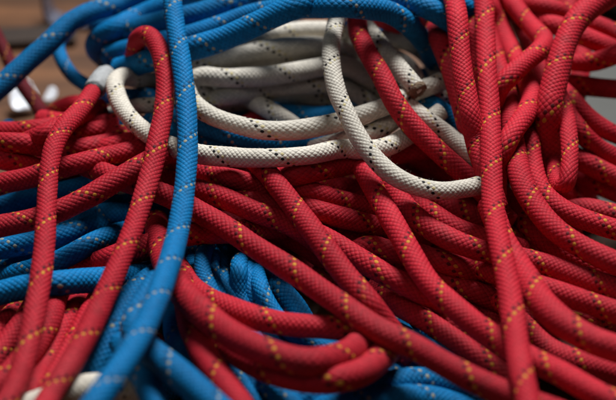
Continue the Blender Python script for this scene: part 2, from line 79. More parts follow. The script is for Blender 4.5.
('r',9.8,'dark red rope under the outer white loop on the left, in deep shadow','-1383,797,314 -1345,772,336 -1316,738,361 -1287,704,387 -1258,671,412 -1227,638,436 -1193,608,460 -1154,583,481 -1107,571,497 -1057,572,508 -1012,562,528 -965,554,548 -916,558,558 -866,557,570 -820,543,587 -774,526,600 -723,521,601 -673,526,591 -623,521,582 -574,518,568 -540,542,541 -519,577,510 -493,609,480'),
('r',9.6,'blurred dark red rope lying farther back behind the front left rope','-1362,872,474 -1320,856,501 -1279,839,529 -1235,829,555 -1191,816,580 -1143,807,601 -1093,815,608 -1044,832,601 -993,839,590 -944,848,574 -911,874,544 -887,908,512 -866,943,479 -846,979,446 -827,1016,414 -800,1047,383'),
('r',9.6,'blurred red rope below the pale bound end, far side of the heap','-1504,1121,387 -1465,1131,419 -1426,1141,451 -1387,1148,484 -1343,1148,512 -1299,1137,536 -1257,1114,555 -1220,1081,570 -1184,1046,580 -1143,1014,585 -1099,988,583 -1052,976,567 -1008,978,539 -966,979,509 -922,973,483 -877,963,460'),
('k',7.6,'thin dark red rope crossing the brown floor at the far left','-2011,1957,903 -1984,1920,879 -1958,1877,864 -1932,1833,851 -1906,1790,839 -1880,1747,825 -1854,1705,810 -1827,1664,791 -1800,1627,767 -1772,1593,738 -1746,1560,708 -1721,1524,680 -1698,1487,652 -1675,1449,625 -1650,1411,598 -1624,1373,574 -1595,1337,550 -1564,1302,527 -1533,1269,502 -1502,1235,477 -1475,1192,467 -1452,1146,472 -1430,1099,479 -1406,1053,484 -1381,1008,485 -1352,966,475 -1327,960,434 -1314,978,388'),
('r',10.15,'red rope slanting across the left, lowest over the blue ropes and over no front rope','-1662,-176,598 -1611,-176,613 -1562,-180,630 -1512,-184,647 -1462,-185,663 -1411,-180,675 -1359,-170,682 -1308,-162,688 -1256,-151,694 -1206,-137,701 -1157,-121,709 -1108,-102,719 -1062,-79,731 -1017,-55,743 -973,-29,755 -931,0,768 -889,30,781 -847,60,793 -805,90,805 -764,121,814 -724,155,820 -689,194,816 -661,235,798 -629,273,780 -584,297,772 -536,318,769'),
('r',10.15,'long red diagonal rope from behind the second hanging rope to the bottom right','-1076,321,677 -1036,289,683 -1006,249,698 -971,212,710 -929,182,712 -882,159,707 -837,132,708 -794,102,713 -752,72,718 -708,44,720 -663,18,719 -618,-10,716 -576,-40,713 -534,-72,710 -494,-105,708 -453,-138,707 -413,-172,706 -374,-207,703 -336,-242,699 -298,-278,696 -261,-315,692 -223,-351,690 -185,-387,687 -147,-423,685 -109,-459,683 -71,-495,681 -34,-532,680 2,-570,679 37,-609,678 72,-648,678 107,-687,679 141,-726,680 175,-766,682 209,-806,683 246,-843,681 287,-875,675 331,-903,669 376,-928,663 421,-954,656 463,-984,651 505,-1016,645 547,-1047,640 590,-1076,635 633,-1105,630 678,-1132,625 724,-1156,619 771,-1178,614 819,-1200,609 866,-1222,605 914,-1241,599 963,-1252,586 1012,-1256,566 1059,-1257,544 1107,-1260,524'),
('r',10.15,'red rope starting under the outer white loop and diving under the long diagonal rope','-263,258,760 -238,214,761 -219,167,770 -198,121,778 -174,76,780 -150,32,774 -125,-12,767 -98,-55,757 -72,-98,747 -47,-141,738 -22,-185,730 3,-229,722 28,-273,713 53,-316,702 77,-360,692 103,-403,681 128,-446,670 154,-489,660 180,-532,653 207,-575,648 235,-617,638 266,-652,618 297,-671,583 328,-686,544 358,-705,508'),
('r',10.15,'red rope passing behind the front blue rope and under the long diagonal rope','-962,-157,461 -923,-173,490 -879,-179,513 -831,-168,527 -783,-154,538 -734,-142,549 -685,-133,560 -635,-126,570 -586,-127,583 -537,-132,597 -487,-136,608 -436,-135,609 -387,-120,601 -347,-92,586 -310,-61,569 -272,-31,552 -230,-4,537 -189,22,523 -152,52,504 -114,81,487'),
('r',9.95,'red rope just under the outer white loop right of the front blue rope','-895,493,607 -848,472,614 -812,438,632 -780,402,652 -745,368,670 -704,338,683 -656,317,685 -607,299,680 -560,276,680 -516,248,687 -473,219,696 -430,190,704 -386,163,713 -339,142,718 -290,141,702 -245,148,677 -200,153,650 -164,172,617 -133,197,582 -104,222,547 -76,249,512 -52,279,477 -31,312,441 -5,341,406'),
('r',9.95,'red rope below it, right of the front blue rope, sloping under the centre diagonal','-829,364,605 -798,327,623 -772,287,644 -739,250,660 -699,219,670 -656,190,678 -614,161,685 -571,133,690 -526,106,692 -481,80,692 -435,55,691 -389,31,688 -344,7,683 -298,-18,676 -252,-40,667 -204,-57,658 -155,-71,648 -106,-84,634 -60,-97,614 -19,-99,583 13,-85,545 43,-69,505 73,-55,465 101,-39,425 130,-23,385'),
('r',9.75,'red rope in the middle bundle lying lower in shadow left of the centre diagonal','-608,416,569 -574,378,580 -546,336,596 -509,299,603 -469,265,607 -428,232,610 -389,197,616 -352,160,624 -316,123,634 -278,88,641 -232,61,642 -182,49,632 -132,46,616 -88,58,592 -51,82,562 -19,110,531 6,142,498 36,171,467'),
('r',9.75,'dark red rope behind the long diagonal rope above the black gap','-559,247,395 -521,222,414 -471,216,419 -421,213,423 -371,207,426 -322,196,428 -274,182,427 -226,166,423 -179,150,415 -133,129,407 -91,101,403 -53,69,402 -12,41,392 30,30,367 65,37,333 97,51,298'),
('r',9.75,'red rope level below the white loops, rising right of the white bight','-346,407,496 -315,377,524 -292,342,554 -266,308,584 -237,276,614 -207,245,643 -179,213,672 -152,179,701 -124,145,729 -90,116,755 -46,99,774 4,109,777 46,137,767 84,170,754 122,203,741 163,234,731 209,258,728 257,278,729 300,306,722 337,340,710 376,372,698 422,396,693 470,415,692 519,434,690 567,452,684 615,469,674 662,487,661 705,511,645 749,535,630'),
('r',9.75,'red rope right of the centre diagonal, upper of its fan of three','-235,456,553 -206,416,567 -184,373,586 -160,330,604 -133,288,621 -109,246,638 -86,203,657 -62,160,675 -35,119,691 5,88,693 52,81,676 99,86,653 146,94,631 192,103,610 238,114,588 283,128,566 325,148,541 363,171,514 399,195,486 438,218,458 478,238,432 518,257,407'),
('r',9.75,'red rope right of the centre diagonal, middle of its fan of three','-163,317,501 -137,277,519 -117,234,541 -97,191,563 -74,148,583 -52,106,604 -28,64,623 1,24,639 46,0,639 95,-2,623 143,3,603 191,9,584 239,17,563 283,31,540 324,52,514 361,75,487 401,96,461 444,112,435 485,129,408 520,153,378 547,184,346 578,212,315'),
('r',9.75,'dark red rope right of the centre diagonal, lowest of its fan of three','-93,256,419 -65,214,434 -39,172,450 -13,129,466 17,89,478 60,62,474 109,51,459 159,41,447 210,43,437 257,62,426 300,89,412 340,117,396 381,146,378 420,175,361 454,208,339 483,244,315 517,277,294'),
('r',9.75,'dark red rope in the centre with a turn left of the right diagonal','161,-60,258 172,-72,309 181,-87,360 192,-92,413 215,-92,461 254,-91,497 304,-102,511 355,-121,509 406,-131,496 451,-123,469 496,-114,440 543,-111,414 592,-123,397 635,-152,396'),
('r',10.15,'red rope in the centre passing under the right diagonal toward the lower right','-12,13,529 19,-24,535 37,-67,555 58,-110,573 85,-151,585 122,-186,586 159,-220,584 197,-254,579 235,-288,575 272,-322,572 310,-357,571 348,-390,567 390,-418,562 435,-439,550 480,-451,531 525,-457,507 568,-457,481 606,-445,449 639,-425,416 672,-406,382 707,-390,350 745,-377,318'),
('r',10.15,'red rope coming from under the white bight and sweeping to the lower right corner','220,483,679 231,432,682 238,381,692 246,331,703 253,280,714 260,229,725 269,178,732 283,128,730 298,78,725 313,28,722 328,-22,718 344,-71,715 360,-121,711 376,-171,706 393,-220,701 410,-269,694 427,-318,687 444,-367,679 461,-415,671 479,-464,663 499,-512,656 522,-558,650 549,-602,644 580,-645,640 611,-686,634 643,-727,629 677,-766,621 715,-801,612 754,-834,601 793,-869,595 830,-905,594 867,-942,597 903,-979,603 940,-1016,610 976,-1053,617 1012,-1091,621 1048,-1129,623 1085,-1165,624 1125,-1199,624 1167,-1230,622 1212,-1257,616 1259,-1277,607 1307,-1291,592 1355,-1297,571 1402,-1301,549 1449,-1308,528'),
('r',9.95,'red rope second from the right of the white bight','309,523,652 320,473,655 328,423,666 335,373,677 343,323,687 351,273,696 363,223,699 378,174,693 395,125,686 412,77,680 430,28,676 449,-19,673 473,-65,670 502,-108,665 536,-147,659 573,-182,653 614,-213,648 658,-239,640 705,-257,631 754,-271,621 804,-281,613 855,-290,609 906,-300,605 956,-313,602 1004,-331,599 1052,-352,597 1097,-376,594 1142,-402,590 1187,-427,586 1233,-450,582 1281,-469,578 1329,-487,574 1377,-505,567 1426,-520,557 1475,-529,544 1524,-532,527 1571,-532,507 1619,-532,487 1668,-535,470'),
('r',10,'dark red rope in the shade below the white bight','341,515,461 372,476,466 389,430,484 406,384,503 423,338,520 444,293,536 470,249,546 500,207,552 531,165,554 563,124,556 597,84,556 631,45,553 668,8,550 710,-23,545 755,-48,540 802,-70,536 850,-91,532 899,-96,519 938,-76,492 966,-45,461 1004,-25,434'),
('r',10,'dark red rope close under the lowest curve of the white bight','419,713,424 447,670,425 464,622,439 482,573,453 500,525,465 522,478,474 546,431,482 573,386,488 604,343,493 639,302,495 674,263,496 712,225,497 751,190,497 793,157,494 837,129,485 883,105,472 927,81,455 970,58,435 1013,51,407 1044,73,371 1073,97,334'),
('r',10,'dark red rope in the shadow inside the white bight','373,685,586 413,652,586 452,617,589 494,586,589 539,559,581 583,539,562 628,523,540 675,511,520 723,498,503 771,485,485 818,477,463 862,478,436 902,493,405 941,507,374'),
('r',10,'red rope left of the right hanging rope, level with the fork of the right ropes','400,9,426 431,-28,441 448,-71,465 465,-114,490 487,-156,512 520,-192,526 565,-219,528 613,-238,524 662,-246,511 708,-241,488 748,-224,459 786,-205,429 830,-197,404 877,-216,398 923,-240,395 971,-253,383 1020,-267,371 1067,-268,351'),
('r',10,'dark red rope left of the right hanging rope, lower of the level pair','439,-30,338 472,-66,351 494,-107,372 515,-148,395 538,-189,416 572,-224,427 617,-250,426 664,-268,416 710,-287,409 758,-305,403 806,-314,388 852,-316,366 899,-322,346 943,-342,330 982,-371,314 1019,-402,296 1057,-422,269 1093,-419,232'),
('r',9.95,'red rope over the white coil, crossing from the blue loop down to the white bight','279,1736,1161 277,1695,1129 275,1648,1108 273,1598,1097 271,1547,1094 268,1495,1094 266,1443,1095 263,1392,1097 261,1340,1098 259,1289,1099 256,1237,1102 253,1186,1105 251,1135,1107 249,1083,1110 248,1032,1112 248,980,1112 250,929,1106 255,878,1098 266,828,1089 280,780,1079 296,732,1067 314,686,1054 334,641,1039 353,596,1023 371,550,1005 388,506,985 408,466,960 434,431,932 463,399,904 495,369,876 529,341,850 565,315,824 602,289,798 639,267,771 678,250,741 717,239,709 755,230,676 792,217,642 828,199,610 863,175,581 894,139,561 922,99,544 954,65,523'),
('r',10,'blurred dark red rope peeking out under the dark blue loop above the white coil','98,1718,1048 134,1685,1030 167,1648,1016 202,1613,1000 240,1584,979 277,1552,960 305,1510,953 323,1461,957 338,1411,964 352,1362,973 369,1314,981 392,1268,988 431,1233,988 479,1226,975 522,1246,955 561,1272,931 601,1293,905 644,1306,879 689,1316,855 734,1324,831'),
('r',11.4,'thick blurred red rope of the big bottom loop, turning up under the long diagonal','-720,77,529 -709,26,534 -699,-23,546 -690,-73,559 -680,-123,571 -670,-173,584 -661,-222,597 -650,-272,608 -638,-322,620 -626,-371,632 -613,-420,645 -599,-469,658 -584,-517,671 -565,-565,681 -543,-612,686 -521,-658,693 -497,-704,702 -472,-749,709 -444,-793,717 -415,-836,722 -383,-877,725 -349,-916,727 -312,-954,729 -274,-989,732 -233,-1021,734 -189,-1050,734 -143,-1074,733 -95,-1094,731 -45,-1109,728 6,-1109,720 51,-1088,706 89,-1057,687 122,-1023,667 151,-985,646 177,-944,626 198,-899,608 218,-853,594 234,-804,588 243,-753,586 246,-703,571 244,-653,560'),
('r',11,'red rope hugging the underside of the big loop at the bottom','-384,-744,522 -354,-784,534 -328,-824,550 -299,-865,562 -269,-904,572 -237,-943,582 -203,-980,593 -166,-1014,602 -126,-1045,610 -83,-1071,616 -36,-1092,620 11,-1109,626 57,-1126,641 105,-1135,654 152,-1117,650 192,-1088,639 226,-1052,626 253,-1011,612 277,-968,598 299,-924,585 319,-878,573 335,-831,564 346,-782,563'),
('r',10.35,'red rope running level above the big loop over the central blue coil','-618,-160,476 -598,-206,483 -580,-253,495 -563,-300,507 -545,-347,516 -524,-393,521 -505,-439,536 -484,-483,551 -456,-524,562 -422,-561,568 -381,-592,572 -337,-619,574 -293,-644,574 -248,-668,575 -201,-689,575 -153,-706,576 -103,-720,576 -53,-728,575 -2,-733,574 50,-735,572 101,-736,567 151,-733,559 197,-722,540 239,-707,514 276,-689,484 314,-675,453 357,-682,429 399,-710,421 442,-736,412'),
('r',10.35,'short red rope running down to the bottom edge below the big loop','-551,-422,568 -541,-472,574 -533,-520,587 -524,-570,593 -514,-620,592 -504,-670,594 -492,-719,598 -479,-768,601 -464,-817,605 -447,-865,609 -429,-913,613 -410,-960,618 -388,-1006,621 -365,-1051,624 -340,-1096,625 -315,-1140,625 -289,-1184,622 -261,-1227,617 -232,-1267,608 -201,-1304,592 -169,-1337,569 -138,-1367,543 -106,-1394,514'),
('r',9.6,'smooth red rope hanging straight down the right side over all its neighbours','889,1501,1373 892,1459,1343 892,1411,1324 891,1362,1308 891,1312,1294 890,1262,1280 889,1212,1266 888,1162,1254 887,1111,1244 885,1061,1234 884,1010,1223 882,961,1208 880,912,1191 876,863,1174 873,814,1158 870,765,1141 867,716,1125 864,667,1108 861,619,1090 859,570,1072 857,522,1053 856,474,1034 855,426,1014 854,378,995 852,329,977 849,280,962 845,229,953 840,178,944 836,128,932 832,79,916 828,31,898 824,-18,881 821,-67,864 817,-116,848 814,-165,833 812,-215,820 812,-266,810 812,-317,801 812,-368,793 814,-419,785 816,-470,776 819,-521,767 822,-572,757 823,-623,748 824,-674,741 824,-725,735 823,-777,729 821,-828,724 820,-880,720 818,-932,716 816,-983,712 814,-1035,709 813,-1086,706 812,-1138,703 813,-1190,700 815,-1241,694 816,-1293,688 817,-1344,681 820,-1394,669 825,-1440,645 832,-1480,613 841,-1512,574'),
('r',11.4,'thick blurred red rope forking off the straight hanging rope toward the right edge','826,-59,715 833,-109,708 837,-160,709 842,-212,708 847,-264,707 853,-315,706 864,-366,704 877,-416,702 888,-466,702 899,-517,702 910,-568,703 921,-618,705 933,-669,706 946,-719,708 964,-767,708 987,-814,708 1015,-858,706 1047,-898,705 1084,-935,703 1124,-967,701 1169,-993,699 1217,-1013,695 1267,-1024,689 1318,-1028,680 1367,-1027,665 1415,-1022,647 1464,-1016,629 1513,-1014,613'),
('r',10.35,'red rope in a long curve right of the straight hanging rope, outer strand','934,1177,990 942,1131,968 947,1080,956 951,1029,946 955,978,936 959,927,925 965,877,914 972,826,901 978,776,888 984,726,876 988,675,864 990,624,855 990,572,853 987,519,852 985,468,847 982,416,840 979,364,832 978,314,819 978,264,803 977,213,794 976,161,791 975,109,788 978,58,778 987,8,765 1001,-41,753 1017,-90,742 1036,-137,733 1057,-184,724 1083,-229,715 1113,-270,707 1149,-308,700 1188,-342,693 1228,-374,687 1270,-405,682 1314,-433,677 1359,-459,671 1404,-484,663 1451,-503,651 1499,-516,634 1547,-524,615 1594,-530,594 1642,-538,575'),
('r',9.75,'red rope in a long curve inside the outer strand, ending at the right edge','1123,854,826 1118,804,814 1111,752,813 1105,700,812 1099,648,809 1093,596,803 1087,544,796 1081,493,790 1075,441,788 1069,389,784 1066,339,769 1064,290,750 1064,240,735 1066,189,722 1071,138,711 1082,88,699 1103,42,688 1132,-1,679 1167,-39,672 1208,-72,668 1252,-100,664 1298,-125,660 1345,-147,655 1394,-166,650 1443,-184,643 1492,-198,635 1543,-206,622 1592,-208,606 1642,-207,588 1691,-206,570 1741,-208,554'),
('r',9.75,'red rope coming from the top, bending and slipping behind the straight hanging rope','935,1884,1121 944,1840,1097 948,1788,1089 949,1736,1088 949,1684,1089 950,1632,1089 951,1580,1086 954,1529,1081 956,1477,1076 958,1425,1075 958,1373,1076 959,1321,1073 970,1281,1048 993,1266,1004 1017,1239,967 1033,1196,943 1044,1148,927 1053,1098,917 1061,1047,911 1068,995,907 1074,943,906 1079,892,906 1084,840,906 1089,788,907 1094,736,907 1096,684,906 1096,632,905 1091,581,904 1079,530,904 1063,481,906 1045,432,909 1025,384,912 1001,338,913 975,293,907 948,251,894 923,212,871 901,184,833 889,168,785 885,162,734 885,153,683 884,123,641 880,85,606'),
('r',12.4,'thick blurred red rope hanging from the top right corner, frontmost on that side','2014,1328,1261 1967,1307,1256 1923,1281,1255 1879,1253,1256 1836,1225,1256 1792,1198,1255 1747,1173,1254 1700,1151,1251 1653,1131,1246 1606,1111,1240 1561,1087,1233 1518,1060,1225 1477,1029,1215 1438,997,1205 1402,962,1195 1367,925,1183 1337,886,1169 1310,846,1152 1287,804,1133 1266,761,1112 1247,719,1090 1231,676,1067 1216,633,1042 1200,590,1017 1186,548,992 1172,506,964 1161,466,935 1155,437,894 1156,427,843 1161,424,792 1168,419,741 1179,422,691 1192,439,644 1206,463,601 1221,487,558 1239,497,511 1260,483,466 1286,472,423 1316,468,381 1348,460,341 1378,445,303'),
('r',8,'smooth red rope doubled up into the narrow hanging bight at the right','1226,802,908 1234,753,896 1242,704,886 1251,656,871 1256,606,861 1257,556,855 1255,505,851 1252,454,850 1247,403,848 1242,353,841 1237,303,832 1232,254,821 1225,205,808 1217,156,794 1207,109,778 1194,73,747 1175,91,714 1169,140,701 1172,190,693 1178,240,686 1186,290,679 1195,340,671 1204,389,663 1212,439,655 1220,489,654'),
('r',9.95,'red rope with a sharp elbow pointing right, ending behind the straight hanging rope','989,1725,1088 1018,1695,1057 1038,1648,1044 1049,1597,1041 1058,1545,1043 1066,1493,1045 1073,1441,1049 1080,1389,1053 1087,1337,1056 1096,1285,1056 1114,1237,1045 1133,1190,1033 1151,1141,1027 1167,1090,1025 1178,1039,1028 1187,988,1034 1193,936,1039 1186,884,1042 1168,834,1045 1143,788,1047 1111,747,1044 1075,709,1039 1040,670,1032 1006,631,1022 971,595,1006 936,570,977 913,556,933 904,550,881 903,542,829 904,527,779 902,504,732'),
('r',9.9,'sharply focused red rope dropping from the blue bundle left of the straight hanging rope','662,1511,1321 675,1469,1295 683,1419,1283 687,1368,1281 690,1316,1282 692,1264,1285 695,1212,1287 697,1160,1290 699,1109,1293 701,1057,1296 703,1005,1300 705,953,1304 709,902,1304 713,850,1298 715,799,1292 716,748,1285 716,697,1272 716,650,1250 716,605,1225 717,560,1199 718,515,1173 721,471,1146 724,427,1119 730,384,1090 737,342,1061 743,299,1032 750,259,1000 761,232,957 774,211,912 785,174,877 796,131,852 809,88,825 825,58,787 843,47,740 861,36,693 878,13,649'),
('r',9.75,'dark red rope between the white coil and the sharply focused red rope','605,1480,1039 616,1432,1026 622,1381,1026 627,1329,1029 631,1278,1033 636,1226,1037 640,1175,1041 643,1124,1045 646,1072,1049 649,1021,1054 651,969,1058 655,918,1058 664,868,1050 675,820,1034 687,773,1016 698,727,996 710,682,973 722,638,948 733,595,922 744,552,895 755,509,868 767,470,837 781,443,796 797,427,750 815,407,706 837,387,663 860,379,617 882,381,571 903,381,524'),
('r',9.6,'red rope in the narrow gap left of the straight hanging rope','655,1626,1226 677,1586,1202 695,1540,1187 712,1493,1173 729,1446,1159 747,1399,1144 764,1353,1129 777,1303,1122 789,1253,1117 801,1203,1111 814,1152,1106 824,1102,1106 830,1050,1108 835,998,1109 840,947,1105 846,899,1088 853,862,1053 858,829,1013 859,795,973 861,761,934 863,728,894 864,695,854 864,660,816 865,625,778 868,597,734 871,577,686'),
('r',9.8,'blurred red rope behind the elbow rope, running down to the long curves','1159,1955,1108 1146,1914,1080 1133,1868,1061 1120,1822,1043 1107,1778,1020 1095,1737,992 1082,1695,966 1069,1647,956 1057,1597,955 1045,1547,956 1033,1497,957 1021,1447,959 1011,1397,958 1002,1348,947 997,1308,916 996,1267,886 995,1221,865 995,1172,849 997,1122,836 1000,1073,823 1004,1024,809 1011,975,795 1020,926,782 1029,878,769 1037,828,758 1041,777,751 1043,727,746 1047,676,736 1057,635,710 1073,612,668'),
('r',9.8,'blurred red rope right of the elbow rope, behind the thick bight','1143,1514,901 1153,1465,890 1159,1413,887 1164,1361,885 1169,1309,885 1173,1257,887 1176,1205,887 1183,1155,879 1196,1115,850 1210,1077,818 1215,1027,807 1217,975,802 1219,923,796 1221,872,786 1223,822,773 1225,774,754 1232,734,721 1242,702,681'),
('r',10,'blurred red rope along the top edge, highest on the right','621,1658,1113 665,1631,1104 704,1595,1102 740,1557,1102 775,1518,1102 809,1478,1103 844,1439,1104 885,1406,1098 932,1389,1083 981,1378,1067 1031,1377,1052 1081,1385,1038 1132,1380,1032 1174,1349,1039 1213,1315,1046 1260,1292,1045 1310,1283,1036 1360,1286,1019 1408,1276,1003 1452,1248,995 1496,1221,987 1545,1208,974 1593,1193,959 1637,1168,947 1679,1139,937 1723,1112,926 1770,1093,911 1817,1083,892 1864,1086,869 1911,1089,845'),
('r',10,'blurred red rope second below the top edge on the right','703,1718,1012 746,1692,1002 784,1658,997 821,1622,993 858,1587,990 895,1552,985 933,1518,980 969,1481,977 1006,1446,972 1050,1422,963 1096,1401,958 1139,1373,959 1180,1342,962 1217,1308,965 1249,1268,973 1279,1227,981 1322,1201,978 1369,1184,967 1411,1155,961 1453,1127,954 1499,1108,941 1545,1090,927 1589,1068,915 1633,1045,902 1679,1028,887 1725,1012,871 1771,994,856 1817,988,836 1862,994,812 1908,996,789'),
('r',9.6,'blurred red rope rising to the right edge with a pale bluish sheen','1204,1372,811 1223,1326,817 1235,1278,828 1250,1230,836 1271,1184,839 1299,1141,837 1335,1106,837 1375,1075,840 1417,1046,848 1458,1019,861 1498,996,881 1538,978,907 1581,968,933 1627,974,953 1672,996,962 1710,1028,959 1743,1066,951 1774,1106,939 1803,1145,928 1834,1184,917 1868,1221,909 1906,1256,905 1946,1286,904 1990,1310,911'),
('r',10,'dark red rope running level to the right edge between two pale gaps','1199,1223,670 1227,1183,684 1253,1140,700 1293,1109,706 1341,1089,707 1384,1061,713 1425,1030,722 1472,1007,726 1521,989,729 1569,972,733 1618,954,739 1668,939,745 1719,928,747 1770,919,749 1821,910,750 1873,906,749 1925,906,745'),
('r',9.6,'blurred red rope slanting to the right edge just under the lower pale gap','1224,1194,761 1241,1146,759 1258,1098,757 1285,1057,744 1308,1012,736 1322,963,737 1331,913,743 1340,863,749 1351,814,752 1373,769,744 1405,738,719 1443,717,692 1484,699,668 1528,685,647 1575,681,626 1618,691,602 1658,709,576 1695,730,548 1732,753,520 1767,777,492 1802,801,464 1836,827,436 1870,853,407 1904,878,379 1940,901,351 1982,913,326'),
('r',9.8,'red rope slanting right behind the narrow bight, upper of the clear pair','1226,1029,788 1236,977,786 1239,925,793 1243,873,801 1246,821,808 1253,769,811 1267,720,802 1290,681,775 1314,642,747 1340,604,723 1373,578,691 1410,577,654 1447,584,618 1489,588,586 1535,591,559 1580,595,533 1625,603,507 1669,613,479 1711,628,451 1751,646,422 1792,663,393 1833,678,364 1875,693,335 1918,706,307 1961,718,279 2007,721,255'),
('r',10,'red rope slanting right behind the narrow bight, lower of the clear pair','1142,690,728 1166,647,715 1196,615,690 1231,605,653 1268,592,620 1307,566,600 1345,533,588 1387,506,574 1432,490,556 1479,477,537 1526,462,522 1572,444,508 1619,429,494 1667,423,475 1713,425,452 1757,433,426 1800,444,400 1843,456,374 1887,467,348 1932,470,324'),
('r',10,'dark red rope below the clear pair at the right edge','1203,732,492 1237,694,489 1276,662,479 1320,642,461 1364,624,442 1406,599,428 1445,565,421 1485,533,415 1529,508,407 1576,490,396 1623,475,382 1671,465,365 1718,463,343 1762,469,319 1806,479,292 1848,491,266 1891,503,239 1934,514,213 1979,516,190'),
('r',10,'dark red rope at the right edge beside the black gap under the narrow bight','1218,416,304 1241,385,337 1259,350,370 1287,323,403 1321,300,434 1360,276,458 1402,248,470 1446,223,473 1494,204,471 1543,192,462 1592,185,449 1640,187,430 1686,196,408 1729,210,384 1772,226,359 1814,242,334 1857,257,310 1903,264,289'),
('r',9.95,'red rope lower right, running level between the fork and the long curves','784,-228,480 811,-268,499 840,-308,516 871,-347,532 902,-386,548 940,-421,559 984,-449,565 1028,-477,568 1074,-504,569 1119,-530,568 1165,-556,567 1210,-582,566 1256,-607,565 1303,-631,562 1351,-650,556 1401,-661,545 1451,-664,527 1499,-661,506 1546,-657,484 1595,-657,465'),
('r',9.95,'dark red rope at lower right right above the thick forking rope','886,-17,414 903,-63,430 913,-109,452 930,-155,468 964,-194,466 996,-234,468 1032,-271,470 1075,-301,468 1120,-327,466 1166,-351,464 1212,-375,464 1259,-397,465 1309,-410,458 1358,-408,442 1403,-395,420 1446,-378,395 1486,-359,369 1526,-338,342 1565,-317,316 1605,-297,289 1646,-279,263 1693,-269,242'),
('r',9.75,'dark red rope at the right under the outer long curve','967,442,450 981,393,451 987,343,462 994,293,470 1003,243,477 1012,193,482 1023,143,488 1038,94,492 1064,50,486 1099,17,470 1139,-11,453 1182,-34,437 1227,-54,422 1273,-74,409 1318,-95,398 1363,-117,388 1410,-135,377 1458,-150,364 1506,-159,349 1553,-160,329 1598,-153,304 1640,-141,278 1681,-127,250 1721,-112,222 1763,-98,195 1808,-94,171'),
('r',10,'dark red rope deep under the fork of the right ropes','754,309,335 775,265,350 788,219,371 807,173,388 838,133,394 880,103,386 925,83,370 971,64,353 1011,31,348 1049,-5,348 1091,-35,343 1137,-56,333 1185,-73,321 1232,-92,310 1280,-111,300 1328,-119,282 1368,-105,253 1405,-86,223'),
('r',9.75,'dark red rope under the thick forking rope at lower right','857,-380,426 876,-428,430 890,-478,440 906,-528,447 924,-578,452 945,-627,456 968,-674,456 996,-719,454 1030,-760,454 1070,-796,458 1113,-825,461 1161,-849,460 1211,-866,456 1262,-879,448 1313,-887,435 1362,-885,416 1409,-876,392 1452,-863,365 1495,-847,337 1538,-833,309 1585,-826,287'),
('r',9.75,'dark ribbed red rope left of the straight hanging rope near the bottom, lower one','304,-229,372 329,-272,382 347,-316,399 370,-361,413 395,-404,423 422,-446,432 454,-486,438 489,-523,441 524,-560,443 557,-599,446 589,-639,448 621,-679,451 655,-718,450 691,-754,445 727,-789,438 765,-822,428 804,-853,415 844,-879,397'),
('r',9.75,'dark ribbed red rope left of the straight hanging rope near the bottom, upper one','360,-165,323 392,-204,332 418,-246,348 451,-285,358 486,-323,364 522,-361,370 558,-398,376 589,-439,386 617,-482,396 649,-523,396 688,-553,380 726,-585,363 762,-620,349 798,-655,336 839,-684,321 883,-705,303 928,-722,282'),
('r',10,'dark red rope under the sweeping rope left of the straight hanging rope','572,-101,309 607,-138,313 635,-180,324 668,-219,332 707,-252,330 749,-280,317 791,-302,297 828,-332,278 851,-377,265 869,-424,257 897,-468,257 930,-507,259 973,-534,249 1010,-531,217 1042,-514,180'),
('r',10.35,'red rope rising from the lower left corner behind the front left red rope','-1418,-1167,474 -1376,-1153,499 -1334,-1140,523 -1292,-1122,545 -1252,-1096,560 -1216,-1061,564 -1187,-1019,566 -1164,-975,566 -1147,-927,562 -1134,-879,555 -1123,-830,550 -1111,-780,549 -1101,-731,548 -1094,-681,546 -1092,-631,541 -1092,-581,532 -1094,-532,520 -1097,-483,509 -1097,-433,511'),
('r',10,'dark ribbed red rope left of the front left rope, upper of two','-1541,-703,288 -1502,-697,323 -1466,-700,362 -1429,-703,400 -1390,-694,434 -1355,-661,452 -1334,-614,447 -1316,-564,440 -1298,-515,436 -1282,-465,429 -1271,-415,415 -1261,-366,397 -1246,-317,385 -1236,-267,370 -1226,-217,357'),
('r',10,'dark ribbed red rope left of the front left rope, lower of two','-1464,-956,338 -1430,-946,374 -1397,-941,412 -1364,-933,449 -1331,-910,479 -1305,-870,490 -1290,-822,485 -1275,-774,481 -1257,-726,481 -1241,-679,482 -1226,-630,482 -1214,-581,480 -1203,-532,479 -1196,-482,473 -1194,-433,461 -1187,-384,459'),
('r',10,'dark ribbed red rope between the two hanging red ropes at lower left','-1216,-1179,338 -1191,-1162,379 -1167,-1149,422 -1142,-1133,463 -1119,-1105,497 -1104,-1059,510 -1098,-1009,504 -1094,-959,495 -1091,-910,483 -1087,-861,473 -1081,-811,466 -1072,-761,465 -1064,-711,464 -1054,-661,465 -1045,-611,465 -1039,-561,458 -1034,-512,447 -1030,-462,434 -1026,-413,422 -1021,-363,414 -1009,-318,428'),
('r',10,'dark ribbed red rope close beside the second hanging red rope at lower left','-1155,-1133,305 -1129,-1116,346 -1103,-1105,390 -1077,-1094,433 -1051,-1083,477 -1025,-1063,516 -1011,-1014,520 -1005,-963,512 -999,-912,503 -993,-861,495 -986,-810,489 -977,-759,487 -968,-707,487 -959,-656,487 -951,-605,484 -945,-554,477 -940,-503,467 -935,-453,455 -932,-402,442 -930,-353,427 -926,-302,420'),
('r',10,'dark red rope behind the blue ropes between the two hanging red ropes','-1315,-115,283 -1272,-121,308 -1227,-123,332 -1182,-125,356 -1136,-122,375 -1087,-113,387 -1038,-102,394 -989,-93,399 -939,-85,403 -890,-72,407 -842,-55,409 -803,-25,401 -771,10,385'),
('r',10,'dark red rope low in the shadow under the lowest level blue rope','-1417,-162,187 -1381,-185,214 -1348,-211,243 -1307,-228,267 -1263,-241,290 -1221,-256,313 -1176,-271,332 -1128,-278,344 -1077,-276,345 -1027,-270,341 -976,-268,336 -928,-281,340 -885,-305,352 -844,-331,365 -797,-350,367 -759,-336,343 -732,-309,311'),
